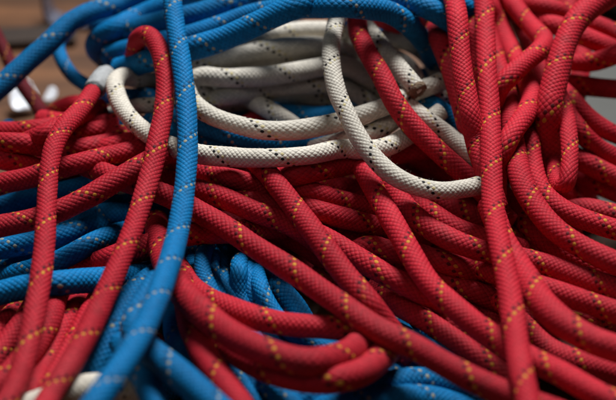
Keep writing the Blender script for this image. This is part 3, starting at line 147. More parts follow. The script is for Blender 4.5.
('r',10,'dark red rope in the lower left corner under the front left rope','-1475,-1057,322 -1430,-1053,348 -1387,-1055,376 -1343,-1058,405 -1299,-1057,433 -1252,-1049,454 -1209,-1025,467 -1176,-984,470 -1150,-939,468 -1131,-891,461 -1120,-842,445 -1112,-794,428 -1104,-745,412 -1094,-695,399 -1084,-645,388 -1073,-595,377 -1065,-546,363 -1053,-497,354'),
('r',9.95,'dark red rope in the black gap left of the hanging white bight','-99,482,514 -68,444,531 -41,404,550 1,377,556 51,364,550 102,354,543 152,342,539 203,329,536 253,317,532 304,316,522 343,338,498 368,372,468 398,403,440'),
('r',9.95,'darkest red rope in the gap just under the joint of the two white loops','-49,515,347 -15,488,376 24,466,402 75,474,411 125,493,413 174,512,417 222,534,419 268,562,420 315,585,427 363,596,444 410,614,456 449,650,450'),
('w',11,'shaded white rope at the back of the coil, seen above its middle turn','-722,1354,628 -677,1334,642 -637,1306,660 -594,1282,675 -548,1263,688 -502,1242,702 -457,1223,717 -407,1216,725 -355,1223,727 -305,1235,727 -255,1248,727 -205,1261,729 -155,1276,730 -106,1291,732 -56,1306,732 -6,1320,730 43,1335,725 89,1356,716 132,1383,704 175,1409,692 223,1426,686'),
('w',11,'shaded white rope at the back of the coil, just below its middle turn','-681,1207,543 -631,1198,554 -581,1192,566 -533,1183,580 -483,1177,590 -432,1184,590 -381,1189,582 -331,1186,572 -281,1175,567 -231,1160,567 -181,1150,574 -131,1145,583 -80,1145,593 -29,1144,599 22,1142,600 74,1142,595 123,1150,583 166,1170,565 202,1200,543 232,1234,519 266,1266,497'),
('b',11,'dark blue rope low behind the white coil near the short slanting white rope','-724,1082,555 -672,1090,545 -620,1087,544 -568,1076,548 -517,1062,550 -466,1049,547 -416,1037,538 -365,1033,524 -316,1042,507 -265,1044,498 -214,1029,500 -163,1030,494 -124,1058,472 -88,1088,448'),
('w',9.4,'shaded white rope at the back of the coil, directly over the short slanting rope','-641,1026,589 -593,1013,601 -544,1000,613 -494,993,621 -442,998,623 -393,1013,620 -342,1023,620 -291,1024,625 -241,1036,623 -191,1049,619 -140,1046,624 -92,1031,635 -44,1015,647 4,1000,659 54,991,666 106,989,664 154,1001,650 196,1023,629 232,1051,606 265,1083,581 303,1110,559'),
('w',9.4,'shaded white rope at the back of the coil, close behind its second turn','-673,1228,702 -629,1207,721 -584,1187,740 -536,1175,757 -487,1164,772 -438,1151,787 -389,1136,800 -338,1130,808 -286,1135,809 -234,1142,811 -181,1149,814 -129,1155,818 -77,1159,823 -25,1161,828 27,1162,834 80,1161,837 132,1157,835 182,1155,820 229,1162,797 274,1176,774 320,1188,751'),
('w',9.2,'shaded white rope in the coil between the bight and the cut rope end','56,1073,645 105,1076,660 153,1077,676 200,1071,696 245,1061,718 293,1061,735 342,1072,740 393,1077,738 443,1078,731 488,1087,709 523,1103,676 557,1118,640 593,1131,606 630,1141,573'),
('b',7.6,'slim blue rope of the central coil, wedged between its two leftmost arches','-274,283,62 -296,268,106 -311,244,149 -325,219,193 -336,192,236 -347,164,278 -360,134,319 -376,102,356 -394,66,390 -413,28,420 -429,-15,444 -437,-63,460 -440,-114,473 -441,-165,482 -440,-217,484 -434,-269,479 -423,-319,470 -406,-367,462 -387,-415,456 -365,-462,452 -341,-508,448 -317,-554,447 -294,-601,450 -269,-646,450 -240,-661,412 -226,-643,366 -212,-622,320'),
('b',7.6,'slim blue rope of the central coil, between its third arch and right side','-244,49,169 -254,38,219 -260,15,266 -264,-10,312 -268,-36,358 -273,-62,403 -278,-105,429 -277,-156,440 -274,-207,452 -269,-259,453 -259,-306,432 -240,-347,406 -215,-388,385 -190,-434,379 -166,-480,384 -138,-525,388 -103,-562,381 -60,-592,371 -17,-620,362 27,-635,339'),
('b',7.6,'slim blue rope on the outer left of the central coil, against the big red loop','-405,230,298 -443,203,318 -469,167,346 -494,133,375 -517,93,397 -531,44,405 -539,-7,404 -539,-59,400 -533,-110,406 -525,-159,418 -515,-208,432 -504,-257,446 -491,-306,457 -475,-354,463 -454,-401,457 -430,-421,419 -417,-409,371 -406,-393,324'),
('r',10.6,'dark red rope deep under the middle bundle, glimpsed only in its gaps','-627,868,464 -591,862,427 -562,874,385 -544,899,343 -528,928,302 -509,954,261 -475,958,225 -434,928,215 -402,888,223 -371,847,234 -336,809,245 -296,776,253 -249,753,257 -199,737,260 -147,736,259 -105,763,244 -70,798,225 -36,832,206 -1,866,186 40,894,171'),
('r',10.6,'dark red rope deep under the middle bundle, glimpsed only in its gaps','415,646,162 438,602,175 454,555,195 473,509,212 501,466,223 536,426,225 570,387,227 601,344,233 628,300,243 652,255,255 676,209,268 705,166,275 746,140,261 790,132,232 832,108,215 869,72,208 911,56,185 942,75,148 973,95,111'),
('r',10.6,'dark red rope deep under the middle bundle, glimpsed only in its gaps','-952,1048,210 -919,1016,231 -892,979,255 -863,943,278 -829,912,299 -789,885,317 -745,863,332 -702,840,348 -662,812,365 -623,783,382 -581,757,395 -535,736,403 -488,716,408 -439,700,408 -389,696,398 -340,698,382 -292,698,366 -243,688,353 -195,673,343 -148,655,332 -102,635,321 -56,616,307 -12,615,282 19,637,249 39,670,214 65,698,181'),
('r',10.6,'dark red rope deep under the middle bundle, glimpsed only in its gaps','118,876,294 149,841,313 178,804,334 218,776,348 265,755,357 314,741,360 365,733,357 415,725,352 463,707,352 505,678,359 542,644,369 579,609,378 621,579,381 667,559,375 715,545,361 761,529,347 808,513,330 853,505,308 898,504,283 942,506,257'),
('r',10.6,'dark red rope deep under the middle bundle, glimpsed only in its gaps','265,834,523 312,817,506 359,812,482 405,816,454 451,816,428 499,804,409 545,782,395 589,751,389 629,716,387 668,680,386 713,663,370 754,676,339 793,692,307 839,683,286 884,656,276 931,636,261 979,619,244 1026,606,224 1071,611,195'),
('r',10.6,'dark red rope deep under the middle bundle, glimpsed only in its gaps','-341,927,574 -299,909,550 -268,866,551 -240,822,557 -207,781,555 -166,756,536 -123,748,504 -82,739,473 -39,727,443 3,713,414 45,697,386 87,679,359 128,663,330 170,650,299 211,629,274 249,595,259 284,556,250 322,523,234 362,508,204 397,513,166 427,531,125'),
('r',10.6,'dark red rope deep under the middle bundle, glimpsed only in its gaps','331,886,268 356,842,273 375,795,286 405,754,286 444,721,274 482,688,263 513,647,262 538,602,268 561,556,277 587,511,283 616,468,284 654,435,273 695,408,255 736,382,236 777,358,215 817,331,198 852,293,192 876,248,199 895,201,211 915,154,222 944,112,223 982,102,196 1011,124,159 1041,142,122'),
('r',10.6,'dark red rope deep under the middle bundle, glimpsed only in its gaps','-148,849,68 -113,820,92 -87,786,119 -56,754,145 -23,725,170 8,694,196 39,662,222 69,629,247 101,597,270 136,566,290 174,537,306 216,510,318 261,487,324 310,473,319 356,477,298 397,491,271 436,504,241 475,515,210 514,525,179 550,540,147 578,566,113 609,588,79'),
('r',10.6,'dark red rope deep under the middle bundle, glimpsed only in its gaps','-1020,668,172 -970,655,164 -926,629,168 -892,593,183 -859,555,201 -825,519,216 -787,486,229 -749,452,241 -712,418,256 -674,385,268 -629,359,272 -581,339,272 -535,314,276 -489,290,280 -439,282,270 -390,284,253 -339,280,240 -294,290,219 -259,315,189 -230,345,157 -185,353,138'),
('r',10.6,'dark red rope deep under the middle bundle, glimpsed only in its gaps','514,913,284 546,878,298 580,843,311 625,820,315 673,802,314 717,778,317 748,740,331 771,698,349 794,656,366 827,620,376 873,602,367 921,595,350 967,586,332 1013,571,316 1058,554,299 1103,549,276 1140,565,245 1175,583,214'),
('r',10.6,'dark red rope deep under the middle bundle, glimpsed only in its gaps','-555,553,113 -522,521,137 -497,485,164 -466,453,189 -426,428,210 -378,413,223 -327,409,227 -276,402,229 -231,379,239 -190,350,253 -148,321,263 -102,298,264 -54,282,255 -6,268,241 41,252,225 86,237,204 129,219,181 171,195,163 213,173,143 249,179,108'),
('r',10.6,'dark red rope deep under the middle bundle, glimpsed only in its gaps','-932,839,503 -896,828,468 -869,839,426 -854,866,384 -842,896,343 -830,926,303 -816,954,262 -794,975,220 -759,974,184 -723,938,177 -694,896,185 -667,852,195 -637,811,201 -604,771,206 -574,729,216 -548,687,230 -523,644,246 -496,602,260 -465,562,270 -424,530,270 -377,519,254 -330,520,231 -285,525,207 -244,540,178 -217,567,144 -188,594,111'),
('r',10.6,'dark red rope deep under the middle bundle, glimpsed only in its gaps','-868,677,136 -828,657,158 -801,624,186 -774,591,214 -745,559,243 -715,528,271 -680,501,297 -638,482,319 -590,474,333 -538,477,335 -487,478,335 -436,471,338 -387,457,342 -338,441,346 -290,424,347 -241,408,344 -192,403,330 -148,411,305 -104,415,279 -59,412,255 -18,421,226 11,447,193 40,472,159'),
('r',10.6,'dark red rope deep under the middle bundle, glimpsed only in its gaps','64,142,167 106,128,195 151,121,219 200,129,235 250,143,242 302,150,248 352,142,259 402,129,268 453,116,271 503,103,267 553,95,254 596,102,226 633,116,192 673,121,160 718,103,142 763,90,121'),
('r',10.6,'dark red rope deep under the middle bundle, glimpsed only in its gaps','-463,641,131 -436,599,140 -415,556,157 -394,512,174 -372,468,189 -350,424,204 -325,381,215 -295,340,222 -265,298,229 -236,257,237 -203,219,241 -165,184,239 -126,151,238 -86,118,236 -44,90,231 1,68,221 48,51,208 95,37,193 142,33,173 187,38,149 231,46,124 276,53,99 320,61,75 367,58,57'),
('r',10.6,'dark red rope deep under the middle bundle, glimpsed only in its gaps','-474,914,419 -426,896,404 -378,884,386 -330,877,363 -283,875,338 -236,873,314 -187,864,295 -140,842,288 -99,808,292 -60,772,300 -15,745,299 35,733,288 86,720,277 136,718,261 185,723,242 236,718,230 288,707,223 339,705,211 391,706,198 443,704,186 494,701,174'),
('r',10.6,'dark red rope deep in the lower right of the heap, glimpsed only in its gaps','406,598,163 421,550,170 431,502,184 441,454,199 452,405,210 468,357,215 493,315,203 523,278,183 553,238,171 579,195,167 599,149,175 616,102,186 640,57,192 675,22,180 714,-5,163 753,-36,153 791,-70,149 831,-102,142 874,-116,121 910,-105,87'),
('r',10.6,'dark red rope deep in the lower right of the heap, glimpsed only in its gaps','1115,184,126 1136,138,129 1147,89,144 1161,40,155 1172,-10,168 1179,-58,186 1186,-106,207 1193,-154,228 1200,-200,251 1207,-246,276 1214,-291,301 1223,-336,326 1237,-381,351 1268,-418,367 1315,-420,359 1355,-396,335 1390,-366,310 1424,-335,285 1458,-303,262 1493,-271,240 1529,-239,218 1567,-210,197 1606,-181,177 1643,-151,155 1678,-120,132 1713,-88,109 1747,-56,85 1786,-27,65 1836,-16,62'),
('r',10.6,'dark red rope deep in the lower right of the heap, glimpsed only in its gaps','769,246,243 792,203,261 807,157,284 833,114,299 875,82,298 924,66,284 974,55,269 1025,43,259 1075,25,256 1126,8,255 1178,-3,253 1231,-4,246 1283,1,237 1335,10,229 1384,26,217 1429,49,199 1466,79,175 1497,112,148 1534,142,124'),
('r',10.6,'dark red rope deep in the lower right of the heap, glimpsed only in its gaps','375,122,135 419,94,138 452,55,154 488,19,169 530,-12,176 578,-32,167 622,-61,159 661,-97,155 694,-138,152 722,-184,153 745,-232,154 767,-281,153 785,-330,151 799,-382,151 810,-434,151 822,-485,146 841,-525,121 861,-516,74'),
('r',10.6,'dark red rope deep in the lower right of the heap, glimpsed only in its gaps','424,38,191 446,-5,211 465,-48,234 502,-81,237 550,-98,224 596,-123,218 637,-155,225 676,-189,237 719,-218,246 768,-233,245 820,-235,237 872,-240,234 923,-253,242 970,-271,257 1020,-278,265 1057,-250,241 1085,-215,213 1117,-184,186'),
('r',10.6,'dark red rope deep in the lower right of the heap, glimpsed only in its gaps','904,-26,165 948,-44,153 981,-82,161 1018,-117,164 1048,-157,176 1069,-198,196 1086,-240,221 1100,-282,247 1113,-323,274 1127,-364,301 1142,-404,328 1160,-444,355 1190,-478,378 1233,-472,368 1268,-444,343 1299,-414,316 1330,-383,290 1362,-352,264 1395,-322,240 1428,-292,216 1461,-262,191 1495,-232,166 1528,-202,141 1562,-173,117 1599,-145,95 1639,-120,75 1684,-102,61 1734,-94,56'),
('r',10.6,'dark red rope deep in the lower right of the heap, glimpsed only in its gaps','439,-403,92 490,-399,99 538,-403,114 582,-417,137 622,-439,161 659,-467,183 697,-496,202 739,-525,211 780,-556,215 817,-592,217 851,-631,215 887,-657,193 920,-652,155 942,-628,116 967,-607,76'),
('r',10.6,'dark red rope deep behind the upper right ropes, glimpsed only in their gaps','1566,1667,803 1556,1617,790 1546,1566,781 1538,1517,764 1531,1470,742 1523,1422,719 1514,1373,702 1504,1323,690 1492,1273,679 1479,1223,666 1465,1174,651 1451,1125,640 1435,1074,637 1420,1024,639 1405,974,645 1389,923,650 1373,873,656 1356,823,659 1338,774,656 1319,735,632 1311,742,582 1310,769,537 1311,799,493 1310,829,450 1310,859,406 1308,888,362 1305,915,317 1299,935,269 1290,952,219 1272,944,171'),
('r',10.6,'dark red rope deep behind the upper right ropes, glimpsed only in their gaps','895,2177,1128 921,2142,1099 944,2101,1077 964,2057,1060 983,2011,1044 1002,1966,1027 1023,1922,1008 1046,1881,987 1072,1844,961 1099,1809,933 1124,1772,907 1144,1730,885 1160,1684,865 1174,1638,846 1188,1593,826 1202,1548,802 1215,1506,776 1227,1464,747 1237,1422,719 1244,1377,695 1247,1328,678 1246,1277,669 1244,1225,666 1239,1173,664 1234,1122,664 1228,1070,666 1221,1019,670 1214,967,673 1207,916,673 1203,867,660 1207,844,617 1216,839,566'),
('r',10.6,'dark red rope deep behind the upper right ropes, glimpsed only in their gaps','1126,1390,631 1121,1339,627 1115,1287,631 1109,1235,633 1104,1183,632 1099,1131,630 1094,1079,624 1091,1029,610 1088,980,591 1083,932,573 1076,886,549 1073,864,504 1076,878,455 1080,903,409 1084,928,364 1088,954,318 1090,978,272 1090,997,223 1085,1000,171 1075,995,120 1058,964,83 1038,919,67 1019,871,63 1000,822,61 980,773,59 960,725,54 941,676,52 922,629,46'),
('r',10.6,'dark red rope deep behind the upper right ropes, glimpsed only in their gaps','1078,1498,550 1093,1450,540 1101,1399,544 1108,1348,547 1117,1297,550 1127,1247,550 1139,1196,549 1150,1146,547 1164,1096,540 1180,1050,525 1192,1001,514 1201,951,505 1214,906,485 1233,895,442 1252,908,396 1269,918,348 1286,933,301 1301,951,255 1316,968,209 1325,950,170 1330,917,137 1340,911,87 1340,876,54 1333,825,47 1324,775,48 1315,724,50 1305,673,53 1295,622,56 1286,572,56 1278,521,57 1270,471,49'),
('r',10.6,'dark red rope deep behind the upper right ropes, glimpsed only in their gaps','1377,1036,315 1396,1043,268 1415,1058,222 1436,1066,175 1450,1038,146 1450,986,148 1447,934,153 1442,883,161 1436,832,169 1429,782,178 1421,731,186 1412,681,195 1402,631,203 1391,580,210 1379,530,213 1365,480,208 1349,432,198 1330,385,185 1307,343,166 1282,310,135 1260,290,93 1238,267,53'),
('r',10.6,'dark red rope deep behind the upper right ropes, glimpsed only in their gaps','1233,1213,556 1242,1163,556 1245,1113,565 1249,1063,573 1253,1012,581 1257,962,590 1261,912,598 1265,862,606 1272,812,609 1293,777,585 1319,784,543 1340,807,503 1360,833,464 1379,860,425 1398,886,386 1418,910,345 1440,904,304 1455,862,280 1463,813,267 1477,780,236 1496,780,190 1516,787,143 1535,793,96 1553,772,56'),
('r',10.6,'dark red rope deep behind the upper right ropes, glimpsed only in their gaps','1139,1102,254 1174,1098,217 1206,1108,178 1237,1124,139 1268,1137,100 1299,1112,75 1312,1063,75 1316,1012,83 1319,961,93 1320,911,103 1320,860,113 1319,809,123 1317,758,132 1314,707,140 1310,656,146 1305,604,150 1299,553,151 1292,502,147 1282,452,136 1271,408,113 1264,372,76 1256,331,47'),
('r',10.6,'dark red rope deep behind the upper right ropes, glimpsed only in their gaps','1489,2190,1165 1490,2152,1129 1489,2108,1101 1486,2061,1078 1483,2012,1059 1479,1963,1042 1476,1914,1023 1473,1865,1004 1470,1817,983 1469,1770,961 1467,1723,938 1464,1676,915 1460,1628,893 1453,1581,871 1445,1534,850 1436,1487,828 1426,1442,803 1415,1401,772 1403,1369,733 1390,1337,694 1375,1303,656 1357,1267,624 1337,1222,606 1316,1174,597 1295,1127,590 1273,1081,578 1248,1044,551 1225,1015,514 1203,990,474'),
('b',10.6,'dark blue rope deep under the big red loop, glimpsed only in the gaps','317,-36,101 349,-72,114 378,-110,131 411,-146,144 440,-183,161 463,-223,182 481,-265,205 496,-307,229 512,-350,251 530,-393,271 550,-436,287 571,-480,301 597,-523,306 631,-553,286 664,-577,257 687,-620,248 701,-669,251 714,-717,252 733,-761,238 759,-782,200'),
('b',10.6,'dark blue rope deep under the big red loop, glimpsed only in the gaps','-221,-530,149 -184,-553,175 -148,-579,202 -105,-598,224 -59,-613,242 -10,-624,255 38,-638,268 81,-660,287 120,-686,308 165,-706,322 215,-706,314 255,-686,289 284,-658,257 307,-625,223 341,-601,195'),
('b',10.6,'dark blue rope deep under the big red loop, glimpsed only in the gaps','219,-597,205 249,-626,236 271,-660,270 312,-679,293 360,-664,285 399,-636,262 440,-612,239 490,-605,229 538,-623,239 583,-648,252 631,-653,242 672,-637,213 717,-631,189 760,-658,189 796,-695,201 835,-696,182 865,-671,146'),
('b',10.6,'dark blue rope deep under the big red loop, glimpsed only in the gaps','-719,-408,208 -683,-442,191 -652,-483,189 -626,-527,199 -601,-572,212 -575,-616,221 -547,-660,226 -519,-704,230 -488,-746,225 -454,-780,204 -420,-809,177 -387,-842,153 -354,-875,129 -322,-906,102 -289,-941,81 -258,-981,68 -226,-1020,54'),
('b',10.6,'dark blue rope deep under the big red loop, glimpsed only in the gaps','107,-427,195 153,-438,212 200,-422,206 240,-395,190 278,-367,170 318,-342,152 368,-336,145 414,-354,155 457,-379,167 503,-399,169 550,-403,152 595,-403,127 639,-422,112 678,-453,104 715,-489,98 754,-517,84 795,-531,58'),
('b',10.6,'dark blue rope deep under the big red loop, glimpsed only in the gaps','-645,-32,78 -622,-77,81 -603,-123,91 -579,-169,91 -553,-212,84 -530,-257,85 -511,-303,97 -495,-349,114 -479,-394,132 -463,-439,151 -445,-484,166 -425,-530,177 -402,-575,183 -376,-619,182 -347,-660,172 -317,-699,159 -286,-738,146 -256,-778,139 -226,-819,132 -195,-858,121 -162,-895,106 -130,-929,87 -97,-965,71 -65,-1001,55'),
('b',10.6,'dark blue rope deep under the big red loop, glimpsed only in the gaps','304,52,210 317,2,212 325,-49,224 337,-100,229 351,-150,227 366,-201,223 382,-251,222 395,-301,230 404,-350,246 414,-399,263 430,-448,270 457,-491,258 490,-522,233 526,-551,209 563,-586,194 601,-602,164 628,-588,122 654,-572,80'),
('b',10.6,'dark blue rope deep under the big red loop, glimpsed only in the gaps','-407,-447,112 -375,-484,130 -346,-522,151 -311,-558,166 -275,-594,179 -235,-627,188 -192,-655,193 -146,-681,197 -100,-706,204 -55,-730,212 -6,-749,216 46,-757,213 98,-757,206 150,-761,204 198,-777,218 238,-800,242 283,-817,262 326,-799,248 352,-766,217 373,-731,184 405,-701,157'),
('b',10.6,'dark blue rope deep under the big red loop, glimpsed only in the gaps','-288,-188,212 -258,-225,226 -231,-264,245 -194,-298,253 -150,-323,249 -104,-341,237 -60,-363,229 -20,-395,228 16,-431,234 50,-468,240 82,-507,249 112,-547,259 141,-587,269 173,-626,275 209,-662,272 247,-693,260 286,-723,245 322,-756,232 354,-795,229 384,-836,231 409,-879,240 433,-923,251 465,-962,250 503,-990,231'),
('b',10.6,'dark blue rope deep under the left blue ropes, glimpsed only in the gaps','-1858,369,60 -1807,373,62 -1755,378,64 -1703,382,67 -1651,387,69 -1600,396,68 -1549,407,64 -1498,413,65 -1447,407,75 -1401,391,92 -1358,371,112 -1314,350,132 -1269,332,151 -1222,318,167 -1171,312,177 -1119,312,184 -1068,317,187 -1020,333,181 -980,362,165 -936,386,153 -885,390,158 -836,398,158 -797,428,142'),
('b',10.6,'dark blue rope deep under the left blue ropes, glimpsed only in the gaps','-1745,-157,59 -1700,-139,78 -1655,-129,102 -1610,-122,127 -1565,-111,151 -1520,-93,170 -1477,-70,187 -1433,-48,203 -1386,-34,221 -1339,-31,242 -1293,-37,265 -1247,-46,287 -1198,-52,304 -1148,-47,310 -1107,-20,294 -1073,12,271 -1032,34,252 -981,37,245 -930,28,242 -879,25,233 -832,37,213 -791,56,190'),
('b',10.6,'dark blue rope deep under the left blue ropes, glimpsed only in the gaps','-1380,140,139 -1340,120,164 -1310,90,193 -1275,64,220 -1233,46,243 -1185,39,260 -1138,30,278 -1097,11,302 -1057,-10,327 -1010,-17,345 -962,1,345 -917,25,339 -875,53,331 -837,86,318 -804,121,301 -773,158,283 -739,194,267 -702,227,254 -658,252,250 -609,256,262 -561,250,280 -524,278,272 -505,319,247 -481,359,227'),
('b',10.6,'dark blue rope deep under the left blue ropes, glimpsed only in the gaps','-1816,277,76 -1767,262,79 -1723,239,90 -1681,214,103 -1639,187,117 -1598,161,132 -1556,136,145 -1511,113,155 -1463,97,159 -1413,84,160 -1365,69,163 -1320,47,173 -1278,22,188 -1237,-4,203 -1192,-25,214 -1142,-29,210 -1098,-13,191 -1058,9,167 -1015,25,148 -964,24,143 -915,13,148 -864,7,150 -818,19,135 -780,42,112'),
('b',10.6,'dark blue rope deep under the left blue ropes, glimpsed only in the gaps','-1263,658,135 -1218,635,129 -1184,598,140 -1148,562,150 -1111,526,156 -1072,493,163 -1036,458,175 -1004,422,193 -974,385,213 -942,349,233 -899,325,245 -848,325,243 -799,339,236 -759,369,224 -730,407,205 -707,449,185 -682,491,168 -647,528,161 -609,562,157 -589,605,138 -565,647,121'),
('b',10.6,'dark blue rope deep under the left blue ropes, glimpsed only in the gaps','-1287,748,194 -1240,729,201 -1198,703,213 -1150,686,218 -1103,668,224 -1060,643,236 -1021,613,251 -984,582,267 -947,551,282 -907,521,296 -868,491,309 -825,466,317 -778,466,305 -740,487,278 -698,503,254 -649,502,239 -600,489,233 -551,483,220 -517,506,192 -487,533,161'),
('b',10.6,'dark blue rope deep under the left blue ropes, glimpsed only in the gaps','-1536,681,179 -1497,652,198 -1463,619,220 -1419,594,235 -1370,577,243 -1319,565,247 -1268,555,252 -1218,542,260 -1172,522,276 -1132,496,297 -1093,468,320 -1053,442,342 -1007,425,361 -956,424,370 -909,445,368 -874,481,353 -847,522,334 -825,565,314 -806,609,292 -787,653,271 -769,698,250 -750,742,230 -729,787,211 -708,832,193 -688,876,175 -667,921,156 -647,966,138 -627,1011,119 -609,1056,99 -579,1096,87'),
('b',10.6,'dark blue rope deep under the left blue ropes, glimpsed only in the gaps','-1478,323,99 -1447,316,140 -1414,320,179 -1382,342,214 -1347,365,246 -1308,376,279 -1266,377,310 -1220,380,336 -1172,393,349 -1133,425,340 -1104,464,319 -1071,498,297 -1027,519,279 -986,543,259 -961,580,231 -931,613,206'),
('r',10.6,'dark red rope deep in the lower left of the heap, glimpsed only in its gaps','-1173,-944,57 -1138,-913,81 -1101,-885,108 -1065,-858,135 -1030,-826,158 -997,-789,175 -960,-765,203 -925,-761,242 -888,-758,279 -851,-732,301 -828,-686,293 -807,-639,280 -778,-595,276 -742,-557,280 -709,-516,281 -677,-475,280'),
('r',10.6,'dark red rope deep in the lower left of the heap, glimpsed only in its gaps','-1384,-1085,62 -1343,-1079,92 -1306,-1084,127 -1268,-1088,162 -1227,-1085,193 -1185,-1074,219 -1141,-1058,241 -1098,-1038,261 -1057,-1016,283 -1017,-994,307 -980,-968,331 -954,-925,333 -940,-877,320 -930,-829,304 -922,-782,287 -916,-735,267 -911,-687,248 -903,-639,234 -889,-589,229 -878,-540,224 -873,-490,211 -869,-441,195 -865,-392,181 -860,-342,169 -853,-292,161 -843,-242,156 -829,-194,162'),
('r',10.6,'dark red rope deep in the lower left of the heap, glimpsed only in its gaps','-1278,-1028,61 -1241,-1012,93 -1205,-1001,127 -1169,-987,160 -1132,-968,190 -1095,-945,216 -1058,-920,242 -1021,-900,271 -987,-885,306 -953,-872,342 -920,-851,375 -894,-811,391 -874,-764,394 -859,-716,391 -849,-667,380 -842,-618,365 -838,-570,348 -834,-522,330 -831,-474,312 -826,-426,297 -821,-377,283 -815,-328,270 -810,-279,256 -806,-230,240 -802,-182,222 -793,-133,215'),
('r',10.6,'dark red rope deep in the lower left of the heap, glimpsed only in its gaps','-1507,-847,57 -1465,-824,77 -1422,-807,103 -1379,-792,129 -1336,-773,152 -1294,-747,169 -1253,-719,186 -1212,-695,207 -1171,-675,233 -1133,-647,255 -1099,-610,269 -1076,-564,267 -1063,-515,253 -1053,-466,236 -1044,-417,220 -1034,-368,206 -1019,-318,197 -1001,-269,196 -986,-219,192 -974,-169,182 -966,-120,167 -961,-71,148 -947,-23,142'),
('r',10.6,'dark red rope deep in the lower left of the heap, glimpsed only in its gaps','-1554,-918,94 -1512,-911,126 -1471,-903,157 -1429,-892,187 -1386,-876,214 -1344,-852,235 -1304,-822,250 -1264,-791,266 -1224,-764,285 -1183,-737,306 -1148,-699,316 -1128,-652,307 -1115,-604,290 -1103,-555,272 -1091,-507,255 -1076,-458,241 -1056,-410,233 -1033,-363,230 -1009,-316,229 -990,-268,221 -975,-218,209 -963,-170,193 -956,-122,173 -939,-74,163'),
('r',10.6,'dark red rope deep in the lower left of the heap, glimpsed only in its gaps','-1087,-564,136 -1048,-560,172 -1008,-556,206 -969,-523,221 -935,-487,238 -901,-460,270 -877,-417,288 -870,-364,280 -866,-312,267 -863,-259,259 -860,-205,253 -860,-152,245 -861,-99,239 -853,-61,267 -841,-31,309'),
('b',10.6,'dark blue rope deep behind the white coil, glimpsed only in its gaps','-64,1275,402 -18,1257,417 31,1249,428 82,1254,430 132,1267,428 182,1280,425 232,1292,422 281,1307,416 331,1313,416 380,1301,425 427,1283,436 477,1279,440 524,1298,429 567,1321,414 615,1336,404 665,1329,407 715,1315,413 764,1301,417 814,1290,420 865,1283,419 916,1284,414 964,1297,402 1010,1315,388'),
('b',10.6,'dark blue rope deep behind the white coil, glimpsed only in its gaps','-925,1403,404 -886,1370,408 -853,1331,419 -821,1291,430 -787,1253,440 -746,1221,443 -700,1198,437 -656,1170,436 -617,1136,440 -578,1102,443 -537,1070,444 -491,1050,434 -447,1055,407 -409,1072,375 -369,1085,345 -326,1091,316 -285,1100,286 -245,1113,254 -207,1126,222 -167,1136,189 -126,1144,158 -84,1149,127 -41,1149,98 5,1141,74 50,1122,57'),
('b',10.6,'dark blue rope deep behind the white coil, glimpsed only in its gaps','-906,1290,473 -857,1289,495 -808,1296,512 -760,1314,524 -714,1337,533 -665,1354,544 -617,1375,550 -570,1398,551 -519,1407,559 -467,1411,568 -416,1419,571 -365,1412,581 -317,1394,594 -267,1382,603 -214,1382,602 -163,1392,594 -111,1397,586 -59,1392,580 -7,1389,572 43,1397,558 92,1409,543 141,1422,528'),
('b',10.6,'dark blue rope deep behind the white coil, glimpsed only in its gaps','-859,1509,512 -815,1484,518 -768,1462,522 -718,1452,517 -668,1441,513 -624,1416,519 -586,1383,531 -547,1351,545 -505,1325,556 -459,1303,565 -412,1284,574 -362,1272,581 -311,1269,585 -259,1269,588 -208,1271,593 -156,1274,599 -105,1282,604 -56,1295,608 -7,1312,612 39,1336,613 77,1370,607 110,1409,596 140,1449,584 167,1490,570 192,1532,554 225,1570,544'),
('b',10.6,'dark blue rope deep behind the white coil, glimpsed only in its gaps','87,1598,458 128,1565,457 164,1527,461 204,1491,463 247,1460,460 287,1425,461 329,1394,458 377,1384,441 426,1379,420 471,1355,411 506,1316,415 536,1273,424 573,1235,426 620,1215,413 668,1199,397 715,1179,383 763,1167,364 810,1168,339'),
('b',10.6,'dark blue rope deep behind the white coil, glimpsed only in its gaps','-771,1626,597 -731,1595,597 -690,1566,595 -644,1547,584 -598,1532,571 -551,1513,564 -509,1486,568 -473,1453,580 -439,1419,596 -403,1386,612 -361,1364,626 -314,1374,627 -279,1409,616 -249,1448,604 -213,1483,600 -170,1508,609 -126,1530,622 -86,1559,631 -53,1597,629 -21,1636,626'),
('b',10.6,'dark blue rope deep behind the white coil, glimpsed only in its gaps','-588,1240,408 -548,1212,420 -510,1180,434 -471,1150,448 -431,1121,460 -385,1101,466 -337,1109,454 -289,1121,439 -239,1119,430 -193,1099,432 -157,1065,445 -125,1028,459 -92,991,473 -52,961,480 -4,946,475 43,950,457 83,969,431 119,992,403 154,1016,375 188,1040,346 222,1065,316 254,1091,286 285,1118,256 312,1149,226 336,1182,195 369,1208,166'),
('b',10.6,'dark blue rope deep behind the white coil, glimpsed only in its gaps','254,1348,363 287,1313,385 314,1275,409 346,1240,432 382,1207,453 424,1181,471 472,1165,482 524,1157,487 577,1155,486 629,1154,482 681,1145,482 731,1129,485 781,1115,484 833,1105,479 884,1097,471 935,1087,462 986,1075,453 1036,1063,442 1086,1056,428 1134,1060,409 1181,1072,387'),
('b',10.6,'dark blue rope deep behind the white coil, glimpsed only in its gaps','-207,1811,608 -174,1773,600 -141,1736,590 -102,1710,568 -64,1684,547 -31,1647,538 -2,1604,537 26,1562,540 56,1520,544 85,1479,549 116,1438,555 149,1400,560 193,1379,554 234,1396,531 271,1421,506 311,1446,484 354,1466,465 401,1480,452 452,1484,449 502,1476,455 553,1472,460 602,1481,456 649,1500,446'),
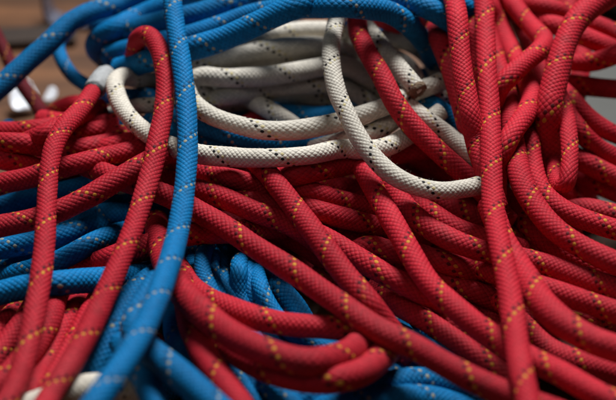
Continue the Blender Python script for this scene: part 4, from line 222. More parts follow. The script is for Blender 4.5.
('b',10.6,'dark blue rope deep in the blue bundle at the top, glimpsed only in its gaps','12,1484,624 52,1487,657 92,1491,691 133,1506,721 173,1529,746 212,1559,762 253,1588,778 298,1599,802 343,1603,828 391,1610,849 439,1623,866 487,1641,877 534,1661,885 583,1681,890 632,1700,894 682,1715,897 732,1729,898 783,1744,897 832,1763,895 880,1784,892 926,1808,888 971,1834,883 1017,1860,877 1064,1883,874 1114,1898,875'),
('b',10.6,'dark blue rope deep in the blue bundle at the top, glimpsed only in its gaps','-792,1370,661 -755,1343,686 -713,1325,709 -665,1344,713 -621,1371,712 -572,1388,719 -522,1389,736 -476,1382,760 -434,1368,788 -398,1345,819 -365,1320,851 -331,1298,883 -293,1284,917 -252,1296,943 -223,1338,948 -204,1387,943 -188,1436,936 -172,1486,929 -153,1535,926 -131,1582,928 -105,1626,940 -78,1667,957 -52,1709,975 -27,1751,994 -2,1794,1011 23,1838,1026 48,1882,1040 72,1927,1053 95,1972,1065 119,2017,1078 145,2059,1094 174,2095,1119'),
('b',10.6,'dark blue rope deep in the blue bundle at the top, glimpsed only in its gaps','-1249,1758,720 -1201,1739,729 -1151,1728,734 -1099,1730,731 -1048,1738,725 -997,1750,718 -947,1761,714 -895,1770,713 -843,1770,718 -793,1763,727 -745,1749,741 -698,1733,758 -650,1719,774 -601,1710,790 -551,1708,804 -501,1711,818 -451,1718,832 -402,1727,846 -354,1739,861 -305,1754,874 -258,1774,884 -212,1798,891 -168,1825,896 -125,1854,899 -82,1883,903 -35,1904,912'),
('b',10.6,'dark blue rope deep in the blue bundle at the top, glimpsed only in its gaps','-591,1277,568 -556,1292,603 -523,1314,634 -492,1348,658 -462,1383,681 -429,1412,707 -393,1433,736 -356,1431,771 -325,1413,806 -296,1388,841 -265,1365,875 -225,1362,903 -185,1391,914 -144,1420,922 -102,1449,928 -64,1484,927 -26,1518,925 15,1549,922 59,1576,920 104,1600,916 150,1623,913 196,1644,912 243,1665,911 289,1688,909 334,1712,907 379,1737,904 424,1761,902 473,1778,904'),
('b',10.6,'dark blue rope deep in the blue bundle at the top, glimpsed only in its gaps','53,1237,619 95,1243,650 137,1260,677 177,1289,696 219,1312,719 259,1311,752 299,1304,786 344,1309,814 390,1327,832 436,1351,844 482,1377,854 527,1403,860 572,1431,865 618,1458,868 664,1483,870 712,1505,873 762,1523,876 813,1539,878 863,1556,879 912,1577,877 955,1607,871 998,1637,864'),
('b',10.6,'dark blue rope deep in the blue bundle at the top, glimpsed only in its gaps','-1197,1621,665 -1149,1613,683 -1100,1612,698 -1050,1621,709 -1000,1632,718 -951,1646,725 -901,1662,728 -851,1669,735 -803,1658,748 -761,1633,766 -719,1608,784 -671,1592,796 -620,1587,802 -569,1583,807 -517,1578,809 -465,1579,808 -416,1592,801 -370,1613,791'),
('r',10.6,'dark red rope deep under the left red bundle, glimpsed only in its gaps','-1361,764,536 -1324,741,563 -1290,714,591 -1253,689,619 -1211,674,645 -1163,674,664 -1113,681,675 -1062,680,687 -1011,678,695 -960,685,693 -909,694,685 -858,694,678 -807,689,669 -757,685,654 -710,688,633 -666,699,608 -624,715,582'),
('r',10.6,'dark red rope deep under the left red bundle, glimpsed only in its gaps','-1664,767,246 -1626,742,273 -1591,714,302 -1546,702,326 -1496,705,344 -1445,714,357 -1394,717,369 -1342,714,381 -1289,715,386 -1236,714,390 -1185,702,396 -1133,690,399 -1080,688,391 -1031,695,372 -993,717,343 -962,745,310 -937,778,277 -919,815,243 -893,848,211'),
('r',10.6,'dark red rope deep under the left red bundle, glimpsed only in its gaps','-1251,863,235 -1217,832,259 -1186,798,284 -1142,779,300 -1090,783,304 -1038,790,304 -986,790,308 -937,778,319 -887,766,330 -837,755,339 -785,749,344 -733,752,342 -684,764,334 -644,791,314 -607,821,293 -565,845,274 -518,863,258 -480,890,236 -452,925,210 -425,961,183 -395,995,157 -364,1029,132 -328,1058,109'),
('r',10.6,'dark red rope deep under the left red bundle, glimpsed only in its gaps','-1154,897,249 -1122,870,277 -1095,838,306 -1067,806,334 -1033,781,361 -994,761,388 -956,740,414 -914,724,438 -869,716,460 -821,714,478 -774,712,496 -734,695,522 -697,673,548 -656,655,574 -611,646,595 -564,642,615 -516,647,630 -468,662,638 -422,683,643 -379,709,643 -337,739,641 -301,773,634 -275,814,619 -246,854,607'),
('r',10.6,'dark red rope deep under the left red bundle, glimpsed only in its gaps','-1364,903,298 -1332,880,330 -1305,849,362 -1279,819,394 -1252,789,426 -1225,760,459 -1195,734,492 -1164,709,524 -1133,683,556 -1102,655,587 -1070,628,616 -1034,605,644 -993,587,669 -945,582,685 -896,597,686 -848,613,682 -797,622,678 -748,632,668 -698,643,658 -649,655,648'),
('r',10.6,'dark red rope deep under the left red bundle, glimpsed only in its gaps','-1399,892,590 -1356,864,600 -1313,835,611 -1265,812,617 -1217,792,621 -1169,769,627 -1122,746,633 -1072,729,635 -1020,719,632 -968,716,623 -917,718,612 -865,720,600 -813,722,588 -766,736,570 -727,761,545 -685,784,522 -635,790,508 -584,779,505 -532,770,500 -493,793,477 -458,821,451'),
('r',10.6,'dark red rope deep under the left red bundle, glimpsed only in its gaps','-1193,1030,180 -1160,1002,207 -1132,970,236 -1105,936,264 -1075,905,293 -1042,878,320 -1004,855,347 -965,832,372 -926,808,395 -885,785,417 -840,767,433 -789,764,437 -743,779,426 -710,810,403 -686,846,375 -666,884,346 -647,921,316 -627,958,285 -606,993,255 -577,1024,225 -544,1051,197 -505,1072,172'),
('r',10.6,'dark red rope deep under the left red bundle, glimpsed only in its gaps','-1607,842,389 -1565,824,414 -1528,800,441 -1495,772,469 -1463,742,498 -1431,713,526 -1399,684,554 -1364,657,582 -1328,632,609 -1287,612,634 -1245,593,658 -1201,577,679 -1150,580,691 -1100,587,699 -1049,598,702 -1003,620,697 -956,642,690 -907,657,686 -856,666,684 -805,676,679 -756,690,670 -706,701,662 -655,710,655 -607,726,646'),
('r',10.6,'dark red rope deep under the left red bundle, glimpsed only in its gaps','-1582,763,494 -1543,736,509 -1506,706,526 -1466,680,541 -1423,656,553 -1377,638,562 -1329,624,569 -1280,613,576 -1230,609,579 -1181,617,576 -1138,640,565 -1101,671,550 -1062,699,537 -1016,719,532 -968,733,531 -919,744,532'),
('r',10.6,'dark red rope lowest in the heap on the right, glimpsed only in its gaps','686,-227,61 736,-245,61 786,-262,62 836,-280,62 885,-300,64 930,-327,68 970,-361,78 1007,-398,88 1047,-432,93 1089,-465,91 1130,-499,89 1166,-537,90 1197,-580,95 1222,-626,103 1246,-673,112 1271,-719,120 1298,-764,127 1331,-804,123 1373,-821,97 1415,-829,65'),
('r',10.6,'dark red rope lowest in the heap on the right, glimpsed only in its gaps','192,955,63 236,937,80 285,926,93 336,931,98 387,934,103 437,926,113 484,909,127 527,885,143 567,857,159 606,827,175 646,796,190 687,767,201 733,745,204 783,740,191 832,735,177 881,729,160 928,727,139 974,716,119 1019,692,106 1063,670,91 1108,651,76 1154,634,58'),
('r',10.6,'dark red rope lowest in the heap on the right, glimpsed only in its gaps','881,887,121 897,837,124 906,787,138 916,737,150 930,686,157 953,640,151 985,605,127 1018,569,106 1042,523,102 1062,474,104 1082,425,109 1101,376,114 1122,327,119 1146,280,120 1174,235,118 1203,192,115 1231,147,114 1268,114,101 1311,98,75 1353,71,58 1387,31,56 1417,-12,58 1449,-53,57'),
('r',10.6,'dark red rope lowest in the heap on the right, glimpsed only in its gaps','15,267,128 63,261,107 111,257,85 159,245,68 208,226,58 255,203,57 300,177,62 348,155,65 398,138,67 448,121,72 499,122,65 551,130,56 603,130,56 656,126,59 709,128,58'),
('r',10.6,'dark red rope lowest in the heap on the right, glimpsed only in its gaps','-283,-26,64 -240,-55,61 -200,-89,64 -166,-128,75 -132,-167,86 -97,-204,96 -63,-243,109 -27,-280,122 12,-313,132 53,-345,140 99,-370,144 149,-379,133 193,-366,108 235,-348,81 283,-340,63 335,-345,58 387,-351,58 440,-354,58 493,-356,58 545,-358,58 598,-359,56'),
('r',10.6,'dark red rope lowest in the heap on the right, glimpsed only in its gaps','-49,-95,60 -18,-137,58 10,-180,60 39,-223,62 69,-266,62 99,-309,62 125,-352,67 146,-398,80 168,-443,92 203,-478,80 238,-511,64 270,-552,61 299,-595,61 328,-638,63 358,-681,63 388,-723,62 416,-767,65 441,-812,73 465,-857,83 495,-898,82 532,-928,61 565,-967,54 594,-1010,57 624,-1051,54'),
('r',10.6,'dark red rope lowest in the heap on the right, glimpsed only in its gaps','381,827,71 390,776,62 397,724,61 404,672,56 410,619,54 417,566,53 425,514,52 433,462,54 442,410,61 450,358,69 460,307,77 472,255,82 487,205,84 507,155,80 531,109,72 557,63,65 583,17,63 610,-28,62 638,-73,59 667,-116,53'),
('r',10.6,'dark red rope lowest in the heap on the right, glimpsed only in its gaps','-225,-400,61 -192,-433,78 -162,-469,99 -126,-501,114 -89,-533,130 -53,-566,144 -13,-596,154 30,-623,157 75,-647,154 121,-668,148 167,-687,136 212,-707,123 255,-733,116 293,-767,117 328,-804,122 360,-843,130 390,-882,141 421,-921,152 459,-955,151 501,-968,128 539,-967,94'),
('r',10.6,'dark red rope lowest in the heap on the right, glimpsed only in its gaps','-299,-140,75 -275,-182,90 -257,-225,111 -238,-268,131 -217,-311,148 -189,-352,156 -151,-378,139 -110,-394,114 -69,-421,106 -30,-454,109 9,-487,115 50,-516,120 96,-538,121 145,-553,119 194,-566,119 243,-579,124 294,-579,122 337,-560,105 374,-533,81 413,-509,59 462,-502,51'),
('r',10.6,'dark red rope lowest in the heap on the right, glimpsed only in its gaps','-126,1007,64 -86,974,70 -45,940,74 3,917,68 50,893,63 93,862,67 131,826,78 167,789,91 205,754,104 249,724,113 297,701,117 347,683,120 399,673,119 452,676,111 501,690,97 551,705,84 602,715,74 652,728,61'),
('r',10.6,'dark red rope lowest in the heap on the right, glimpsed only in its gaps','826,836,213 831,788,203 832,737,208 835,686,203 841,637,189 848,589,173 857,542,157 868,493,146 879,443,138 894,395,128 913,350,113 937,309,94 964,269,76 991,227,65 1018,184,59 1045,141,55 1070,96,53 1094,52,52'),
('r',10.6,'dark red rope lowest in the heap on the right, glimpsed only in its gaps','1234,230,68 1268,193,61 1295,150,64 1310,104,80 1321,57,98 1332,10,116 1344,-38,129 1361,-86,132 1377,-135,132 1390,-185,130 1404,-232,117 1414,-280,101 1417,-330,91 1414,-381,86 1407,-432,84 1402,-483,80 1398,-534,74 1394,-585,68 1389,-636,64 1384,-687,62 1382,-737,50'),
('b',10.6,'dark blue rope lowest in the heap on the left, glimpsed only in its gaps','-659,-519,67 -610,-510,60 -563,-524,74 -515,-534,84 -469,-517,73 -424,-496,64 -377,-477,64 -329,-459,70 -285,-454,93 -243,-432,104 -217,-390,90 -194,-346,77 -164,-306,76 -126,-282,99 -105,-239,85 -82,-195,72'),
('b',10.6,'dark blue rope lowest in the heap on the left, glimpsed only in its gaps','-995,32,53 -946,45,55 -896,60,57 -847,76,58 -798,90,59 -747,98,61 -697,93,71 -650,78,86 -605,59,102 -559,41,116 -511,24,126 -462,10,131 -413,-6,135 -367,-27,142 -323,-54,150 -281,-82,159 -237,-109,164 -190,-120,154 -160,-94,121 -130,-69,88'),
('b',10.6,'dark blue rope lowest in the heap on the left, glimpsed only in its gaps','-1946,580,59 -1897,597,62 -1850,619,63 -1802,639,65 -1753,656,68 -1705,673,72 -1657,693,74 -1609,713,76 -1559,726,81 -1509,729,92 -1458,729,103 -1408,740,107 -1359,757,106 -1310,774,103 -1264,795,96 -1222,822,83 -1182,852,68 -1135,872,61 -1084,881,61'),
('b',10.6,'dark blue rope lowest in the heap on the left, glimpsed only in its gaps','-912,355,55 -862,373,58 -815,398,57 -767,421,58 -717,441,61 -667,460,60 -617,478,55 -566,490,51 -513,490,53 -460,480,58 -409,467,63 -357,454,63 -306,438,63 -257,418,62 -209,394,61 -163,366,60 -119,337,61 -74,308,61 -26,287,55'),
('b',10.6,'dark blue rope lowest in the heap on the left, glimpsed only in its gaps','-1206,-609,63 -1155,-617,62 -1104,-625,61 -1053,-636,64 -1004,-651,70 -955,-668,78 -906,-684,84 -858,-699,96 -811,-714,113 -762,-718,125 -714,-700,123 -674,-668,112 -633,-637,110 -590,-609,118 -559,-570,109 -544,-528,83 -520,-486,65'),
('b',10.6,'dark blue rope lowest in the heap on the left, glimpsed only in its gaps','-546,-408,57 -504,-437,57 -465,-470,63 -421,-499,61 -377,-526,61 -332,-552,63 -287,-577,68 -239,-597,70 -189,-606,66 -137,-612,62 -86,-616,62 -34,-619,61 18,-620,59'),
('b',10.6,'dark blue rope lowest in the heap on the left, glimpsed only in its gaps','-1311,899,60 -1267,878,66 -1234,843,85 -1202,808,104 -1169,773,122 -1132,741,137 -1086,720,142 -1035,711,138 -985,705,134 -938,717,119 -897,739,98 -849,751,85 -799,756,79 -748,762,73 -697,769,68 -646,772,67 -595,773,69 -544,774,72 -494,783,70 -446,799,62'),
('b',10.6,'dark blue rope lowest in the heap on the left, glimpsed only in its gaps','-1621,978,487 -1586,940,479 -1553,929,444 -1529,942,399 -1508,958,354 -1487,974,308 -1464,989,264 -1438,1000,220 -1403,992,183 -1365,961,167 -1331,921,166 -1298,880,167 -1265,840,166 -1228,803,160 -1188,776,141 -1150,768,106 -1110,755,76 -1070,726,61 -1032,689,57 -997,651,56 -961,612,57 -927,572,59 -891,536,55'),
('b',10.6,'dark blue rope lowest in the heap on the left, glimpsed only in its gaps','-1295,447,65 -1256,413,68 -1220,375,76 -1178,343,77 -1136,311,77 -1098,276,82 -1064,237,92 -1034,196,104 -1006,153,117 -978,111,128 -944,71,127 -908,39,107 -874,6,83 -848,-38,80 -826,-85,89 -807,-133,101 -789,-181,111 -771,-229,119 -754,-279,126 -738,-329,130 -722,-377,121 -705,-417,92 -687,-448,54'),
('b',10.6,'dark blue rope lowest in the heap on the left, glimpsed only in its gaps','-1509,151,62 -1459,134,61 -1408,119,58 -1359,101,58 -1310,80,61 -1262,59,63 -1214,36,63 -1168,10,65 -1123,-17,66 -1077,-43,64 -1031,-69,61 -986,-97,59 -944,-129,58 -902,-161,58 -861,-194,55 -821,-229,54 -782,-265,54 -743,-300,54 -703,-334,52')
]

# ------------------------------------------------------------------ materials
def new_mat(name):
    m = bpy.data.materials.new(name); m.use_nodes = True
    nt = m.node_tree; nt.nodes.clear()
    out = nt.nodes.new('ShaderNodeOutputMaterial')
    bs = nt.nodes.new('ShaderNodeBsdfPrincipled')
    nt.links.new(bs.outputs[0], out.inputs[0])
    return m, nt, bs

class G:
    """tiny helper for math-node graphs"""
    def __init__(s, nt): s.nt = nt
    def m(s, op, a, b=None, c=None):
        n = s.nt.nodes.new('ShaderNodeMath'); n.operation = op
        for i, v in enumerate((a, b, c)):
            if v is None: continue
            if isinstance(v, (int, float)): n.inputs[i].default_value = v
            else: s.nt.links.new(v, n.inputs[i])
        return n.outputs[0]
    def mix(s, f, a, b, mode='MIX'):
        n = s.nt.nodes.new('ShaderNodeMix'); n.data_type = 'RGBA'; n.blend_type = mode
        for sock, v in ((n.inputs[0], f), (n.inputs[6], a), (n.inputs[7], b)):
            if isinstance(v, (int, float)): sock.default_value = v
            elif isinstance(v, tuple): sock.default_value = (*v, 1)
            else: s.nt.links.new(v, sock)
        return n.outputs[2]
    def mixf(s, f, a, b):
        return s.m('ADD', s.m('MULTIPLY', a, s.m('SUBTRACT', 1, f)), s.m('MULTIPLY', b, f))
    def noise(s, vec, scale, detail=3, rough=.55):
        n = s.nt.nodes.new('ShaderNodeTexNoise')
        n.inputs['Scale'].default_value = scale; n.inputs['Detail'].default_value = detail
        n.inputs['Roughness'].default_value = rough
        s.nt.links.new(vec, n.inputs['Vector']); return n.outputs['Fac']
    def smooth(s, v, lo, hi):
        n = s.nt.nodes.new('ShaderNodeMapRange'); n.interpolation_type = 'SMOOTHSTEP'
        s.nt.links.new(v, n.inputs[0]); n.inputs[1].default_value = lo; n.inputs[2].default_value = hi
        return n.outputs[0]

NY = 12           # yarns of each hand around the sheath
LEAD = 0.029      # metres of rope per full turn of a yarn

def rope_mat(name, base, dark, faded, tr_a, tr_b, k_a, k_b, mottled):
    """plain-woven sheath: yarns p and q of opposite hand pass over and under one another;
    one p yarn is the yellow tracer and its neighbour the dark one"""
    m, nt, bs = new_mat(name); g = G(nt)
    uv = nt.nodes.new('ShaderNodeUVMap'); uv.uv_map = 'UVMap'
    sep = nt.nodes.new('ShaderNodeSeparateXYZ'); nt.links.new(uv.outputs[0], sep.inputs[0])
    geo = nt.nodes.new('ShaderNodeTexCoord'); pos = geo.outputs['Object']
    oi = nt.nodes.new('ShaderNodeObjectInfo')
    u, v = sep.outputs[0], sep.outputs[1]            # u metres along, v turns around
    ul = g.m('DIVIDE', u, LEAD)
    p = g.m('MULTIPLY', g.m('SUBTRACT', v, ul), NY)
    q = g.m('MULTIPLY', g.m('ADD', v, ul), NY)
    fp = g.m('FLOOR', p); fq = g.m('FLOOR', q)
    def strand(a, fa, b):
        x = g.m('SUBTRACT', g.m('MULTIPLY', g.m('SUBTRACT', a, fa), 2), 1)
        prof = g.m('SQRT', g.m('MAXIMUM', g.m('SUBTRACT', 1, g.m('MULTIPLY', x, x)), 0.0))
        s = g.m('SINE', g.m('MULTIPLY', g.m('ADD', b, fa), math.pi))
        return g.m('MULTIPLY', prof, g.m('ADD', .5, g.m('MULTIPLY', s, .5)))
    hp = strand(p, fp, q)
    hq = strand2(g, q, fq, p)
    bump_h = g.m('MAXIMUM', hp, hq)
    top_p = g.smooth(g.m('SUBTRACT', hp, hq), -.03, .12)
    idx = g.m('FLOORED_MODULO', fp, NY)
    t_a = g.m('LESS_THAN', g.m('ABSOLUTE', g.m('SUBTRACT', idx, 0)), .5)
    t_b = g.m('LESS_THAN', g.m('ABSOLUTE', g.m('SUBTRACT', idx, 1)), .5)
    wear = g.smooth(g.noise(pos, 130, 2), .28, .44)
    body = g.m('MULTIPLY', top_p, g.smooth(hp, .45, .68))
    ta = g.m('MULTIPLY', g.m('MULTIPLY', t_a, body), wear)
    tb = g.m('MULTIPLY', g.m('MULTIPLY', t_b, body), k_b)
    grime = g.smooth(g.noise(pos, 38, 5, .65), .35, .75)
    fine = g.noise(pos, 1400, 2)
    c = g.mix(g.smooth(bump_h, .1, .7), dark, base)  # crevices between yarns painted darker in place of their self-shadow
    c = g.mix(g.m('MULTIPLY', grime, mottled), c, dark, 'MIX')
    yarn = nt.nodes.new('ShaderNodeTexWhiteNoise'); yarn.noise_dimensions = '2D'
    cmb = nt.nodes.new('ShaderNodeCombineXYZ'); nt.links.new(fp, cmb.inputs[0]); nt.links.new(fq, cmb.inputs[1])
    nt.links.new(cmb.outputs[0], yarn.inputs['Vector'])
    fade = g.smooth(g.noise(oi_pos(nt), 14, 3), .52, .8)
    c = g.mix(g.m('MULTIPLY', fade, .35), c, faded)
    dirt = g.smooth(g.noise(oi_pos(nt), 55, 6, .7), .56, .72)
    c = g.mix(g.m('MULTIPLY', dirt, .30), c, (.05, .04, .035))
    val = g.m('ADD', .78, g.m('MULTIPLY', oi.outputs['Random'], .30))
    val = g.m('ADD', val, g.m('MULTIPLY', g.m('SUBTRACT', fine, .5), .5))
    val = g.m('ADD', val, g.m('MULTIPLY', g.m('SUBTRACT', yarn.outputs[0], .5), .2))
    hsv = nt.nodes.new('ShaderNodeHueSaturation'); nt.links.new(c, hsv.inputs['Color']); nt.links.new(val, hsv.inputs['Value'])
    c = hsv.outputs[0]
    c = g.mix(g.m('MULTIPLY', ta, k_a), c, tr_a)
    c = g.mix(tb, c, tr_b)
    nt.links.new(c, bs.inputs['Base Color'])
    bs.inputs['Roughness'].default_value = .6
    bs.inputs['Specular IOR Level'].default_value = .13
    b = nt.nodes.new('ShaderNodeBump'); b.inputs['Strength'].default_value = .8
    b.inputs['Distance'].default_value = .00042
    # fibres running along each yarn
    fib = g.m('SINE', g.m('MULTIPLY', g.mixf(top_p, q, p), math.pi * 10))
    hh = g.m('ADD', bump_h, g.m('MULTIPLY', fine, .3))
    hh = g.m('ADD', hh, g.m('MULTIPLY', fib, .03))
    nt.links.new(hh, b.inputs['Height']); nt.links.new(b.outputs[0], bs.inputs['Normal'])
    return m

def oi_pos(nt):
    n = nt.nodes.new('ShaderNodeNewGeometry'); return n.outputs['Position']

def strand2(g, a, fa, b):
    x = g.m('SUBTRACT', g.m('MULTIPLY', g.m('SUBTRACT', a, fa), 2), 1)
    prof = g.m('SQRT', g.m('MAXIMUM', g.m('SUBTRACT', 1, g.m('MULTIPLY', x, x)), 0.0))
    s = g.m('SINE', g.m('MULTIPLY', g.m('ADD', b, g.m('ADD', fa, 1.0)), math.pi))
    return g.m('MULTIPLY', prof, g.m('ADD', .5, g.m('MULTIPLY', s, .5)))

def weave(u, v):
    """the same weave height in numpy, for the real relief of the mesh"""
    p = (v - u/LEAD)*NY; q = (v + u/LEAD)*NY; fp = np.floor(p); fq = np.floor(q)
    pr = lambda x: np.sqrt(np.clip(1 - (2*x-1)**2, 0, 1))
    hp = pr(p-fp)*(.5 + .5*np.sin(math.pi*(q+fp))); hq = pr(q-fq)*(.5 + .5*np.sin(math.pi*(p+fq+1)))
    return np.maximum(hp, hq)

YEL = (.56, .255, .028); BLK = (.012, .011, .012)
MAT = {
 'r': rope_mat('red_sheath',  (.525, .018, .032), (.30, .009, .019), (.54, .065, .075), YEL, (.012, .006, .006), .95, .82, .4),
 'b': rope_mat('blue_sheath', (.001, .172, .420), (.001, .095, .25), (.012, .22, .45), (.36, .32, .18), (.008, .012, .02), .8, .65, .4),
 'w': rope_mat('white_sheath',(.66, .60, .505), (.48, .42, .34), (.66, .58, .46), (.52, .42, .14), BLK, .7, 1., .35),
 'k': rope_mat('dark_red_sheath',(.13, .008, .014), (.07, .004, .008), (.15, .02, .02), YEL, BLK, .6, .4, .4),
}
MAT['e'] = MAT['w']; MAT['t'] = MAT['r']

def plain(name, base, rough=.6, var=.3, scale=30, metal=0., bump=.0):
    m, nt, bs = new_mat(name); g = G(nt)
    tc = nt.nodes.new('ShaderNodeTexCoord')
    n = g.noise(tc.outputs['Object'], scale, 5)
    c = g.mix(n, tuple(x * (1 - var) for x in base), tuple(min(1, x * (1 + var)) for x in base))
    nt.links.new(c, bs.inputs['Base Color'])
    bs.inputs['Roughness'].default_value = rough; bs.inputs['Metallic'].default_value = metal
    if bump:
        b = nt.nodes.new('ShaderNodeBump'); b.inputs['Strength'].default_value = bump; b.inputs['Distance'].default_value = .002
        nt.links.new(n, b.inputs['Height']); nt.links.new(b.outputs[0], bs.inputs['Normal'])
    return m

def wood_mat():
    m, nt, bs = new_mat('brown_floorboards'); g = G(nt)
    tc = nt.nodes.new('ShaderNodeTexCoord')
    mp = nt.nodes.new('ShaderNodeMapping'); mp.inputs['Scale'].default_value = (3, 40, 8); mp.inputs['Rotation'].default_value = (0, 0, .25)
    nt.links.new(tc.outputs['Object'], mp.inputs[0])
    n = g.noise(mp.outputs[0], 1.2, 6, .6)
    n2 = g.noise(tc.outputs['Object'], 9, 3)
    c = g.mix(g.smooth(n, .3, .7), (.07, .026, .008), (.21, .084, .030))
    c = g.mix(g.m('MULTIPLY', g.smooth(n2, .4, .7), .6), c, (.035, .014, .006))
    nt.links.new(c, bs.inputs['Base Color']); bs.inputs['Roughness'].default_value = .55
    return m

# ------------------------------------------------------------------ builders
def mesh_obj(name, verts, faces, mat, uvs=None, smooth=True):
    me = bpy.data.meshes.new(name); me.from_pydata(verts, [], faces)
    if smooth: me.polygons.foreach_set('use_smooth', [True] * len(me.polygons))
    me.materials.append(mat); me.update()
    o = bpy.data.objects.new(name, me); COL.objects.link(o); return o

def spline(P, step):
    P = np.asarray(P, float)
    E = np.vstack([2*P[0]-P[1], P, 2*P[-1]-P[-2]])
    s = np.r_[0, np.cumsum(np.linalg.norm(np.diff(P, axis=0), axis=1))]
    n = max(8, int(s[-1] / step)); t = np.linspace(0, s[-1], n + 1)
    k = np.clip(np.searchsorted(s, t, side='right') - 1, 0, len(P) - 2)
    f = ((t - s[k]) / (s[k+1] - s[k]))[:, None]
    a, b, c, d = E[k], E[k+1], E[k+2], E[k+3]
    return .5 * (2*b + (c-a)*f + (2*a-5*b+4*c-d)*f**2 + (3*b-a-3*c+d)*f**3)

SEG = 40
def tube(P, rad, name, mat, step=.00065, open_end=False):
    C = spline(P, step); n = len(C)
    T = np.gradient(C, axis=0); T /= np.linalg.norm(T, axis=1)[:, None]
    # parallel transport frame
    ref = np.array([0, 0, 1.]) if abs(T[0][2]) < .9 else np.array([0, 1., 0])
    N = np.zeros_like(C); v = np.cross(T[0], ref); v /= np.linalg.norm(v); N[0] = v
    for i in range(1, n):
        v = v - T[i] * v.dot(T[i]); v /= np.linalg.norm(v); N[i] = v
    B = np.cross(T, N)
    s = np.r_[0, np.cumsum(np.linalg.norm(np.diff(C, axis=0), axis=1))]
    ph0 = NPR.rand() * 6.28; tw = NPR.uniform(-6, 6)          # each rope carries a little of its own twist
    th = np.linspace(0, 2*math.pi, SEG, endpoint=False)
    k1, k2 = NPR.uniform(60, 110), NPR.uniform(190, 260); f1, f2 = NPR.rand(2) * 6.28
    lump = 1 + .022*np.sin(k1*s + f1) + .014*np.sin(k2*s + f2)  # soft, slightly uneven hand of a used rope
    oval = .035*np.sin(s*70 + f2)
    A = th[None, :] + ph0 + (tw*s)[:, None]
    rr = rad * lump[:, None] * (1 + oval[:, None]*np.cos(2*A + f1))
    kk = NPR.uniform(.88, 1.14)
    su = s*kk + NPR.rand()*.3 + .0035*np.sin(s*NPR.uniform(25, 50) + f1)   # lay of the braid drifts along the rope
    rr = rr + .00025*(weave(su[:, None], (np.arange(SEG)/SEG)[None, :]) - .55)
    ring = C[:, None, :] + rr[..., None] * (np.cos(A)[..., None]*N[:, None, :] + np.sin(A)[..., None]*B[:, None, :])
    V = ring.reshape(-1, 3)
    i = np.arange(n-1)[:, None]; j = np.arange(SEG)[None, :]; j2 = (j+1) % SEG
    Q = np.stack([i*SEG+j, i*SEG+j2, (i+1)*SEG+j2, (i+1)*SEG+j], -1).reshape(-1, 4)
    nq = len(Q)
    # domed caps
    V = np.vstack([V, C[0]-T[0]*rad*.35, C[-1]+T[-1]*rad*.35])
    c0, c1 = n*SEG, n*SEG+1
    jj = np.arange(SEG)
    t0 = np.stack([np.full(SEG, c0), (jj+1) % SEG, jj], 1)
    t1 = np.stack([np.full(SEG, c1), (n-1)*SEG+jj, (n-1)*SEG+(jj+1) % SEG], 1)
    # stray fibres standing off the sheath
    nf = int(s[-1] * 2600)
    fi = NPR.randint(2, n-3, nf); fj = NPR.randint(0, SEG, nf)
    root = ring[fi, fj]; nor = root - C[fi]; nor /= np.linalg.norm(nor, axis=1)[:, None]
    rd = NPR.normal(size=(nf, 3)); rd /= np.linalg.norm(rd, axis=1)[:, None]
    d1 = nor*.75 + rd*.7; d2 = nor*.15 + rd*.9 + NPR.normal(size=(nf, 3))*.4
    ln = NPR.uniform(.0003, .0011, nf)[:, None]; sd = np.cross(d1, nor + .01); sd /= np.linalg.norm(sd, axis=1)[:, None]; sd *= .000022
    f0 = root - nor*.0002; f1_ = f0 + d1*ln; f2_ = f1_ + d2*ln
    base = len(V)
    V = np.vstack([V, np.stack([f0-sd, f0+sd, f1_+sd, f1_-sd, f2_], 1).reshape(-1, 3)])
    bi = base + 5*np.arange(nf)[:, None]
    FQ = bi + np.array([[0, 1, 2, 3]]); FT = bi + np.array([[3, 2, 4]])
    loops = np.concatenate([Q.ravel(), t0.ravel(), t1.ravel(), FQ.ravel(), FT.ravel()]).astype(np.int32)
    tot = np.r_[np.full(nq, 4), np.full(2*SEG, 3), np.full(nf, 4), np.full(nf, 3)].astype(np.int32)
    start = np.r_[0, np.cumsum(tot)[:-1]].astype(np.int32)
    me = bpy.data.meshes.new(name)
    me.vertices.add(len(V)); me.vertices.foreach_set('co', V.ravel().astype(np.float32))
    me.loops.add(len(loops)); me.loops.foreach_set('vertex_index', loops)
    me.polygons.add(len(tot)); me.polygons.foreach_set('loop_start', start); me.polygons.foreach_set('loop_total', tot)
    me.polygons.foreach_set('use_smooth', np.ones(len(tot), bool))
    jq = np.broadcast_to(j, (n-1, SEG)); iq = np.broadcast_to(i, (n-1, SEG))
    uv = np.stack([np.stack([su[iq], jq/SEG], -1), np.stack([su[iq], (jq+1)/SEG], -1),
                   np.stack([su[iq+1], (jq+1)/SEG], -1), np.stack([su[iq+1], jq/SEG], -1)], 2).reshape(-1, 2)
    uvt = np.zeros((6*SEG, 2)); uvt[:3*SEG, 0] = su[0]; uvt[3*SEG:, 0] = su[-1]; uvt[:, 1] = .53
    fuv = np.stack([su[fi], (fj + .5)/SEG], 1)
    lay = me.uv_layers.new(name='UVMap'); lay.data.foreach_set('uv', np.vstack([uv, uvt, np.repeat(fuv, 4, 0), np.repeat(fuv, 3, 0)]).ravel().astype(np.float32))
    me.update(calc_edges=True); me.validate()
    me.materials.append(mat)
    o = bpy.data.objects.new(name, me); COL.objects.link(o)
    # object origin on the rope
    mid = Vector(C[n//2]); me.transform(Matrix.Translation(-mid)); o.location = mid
    return o, C, T

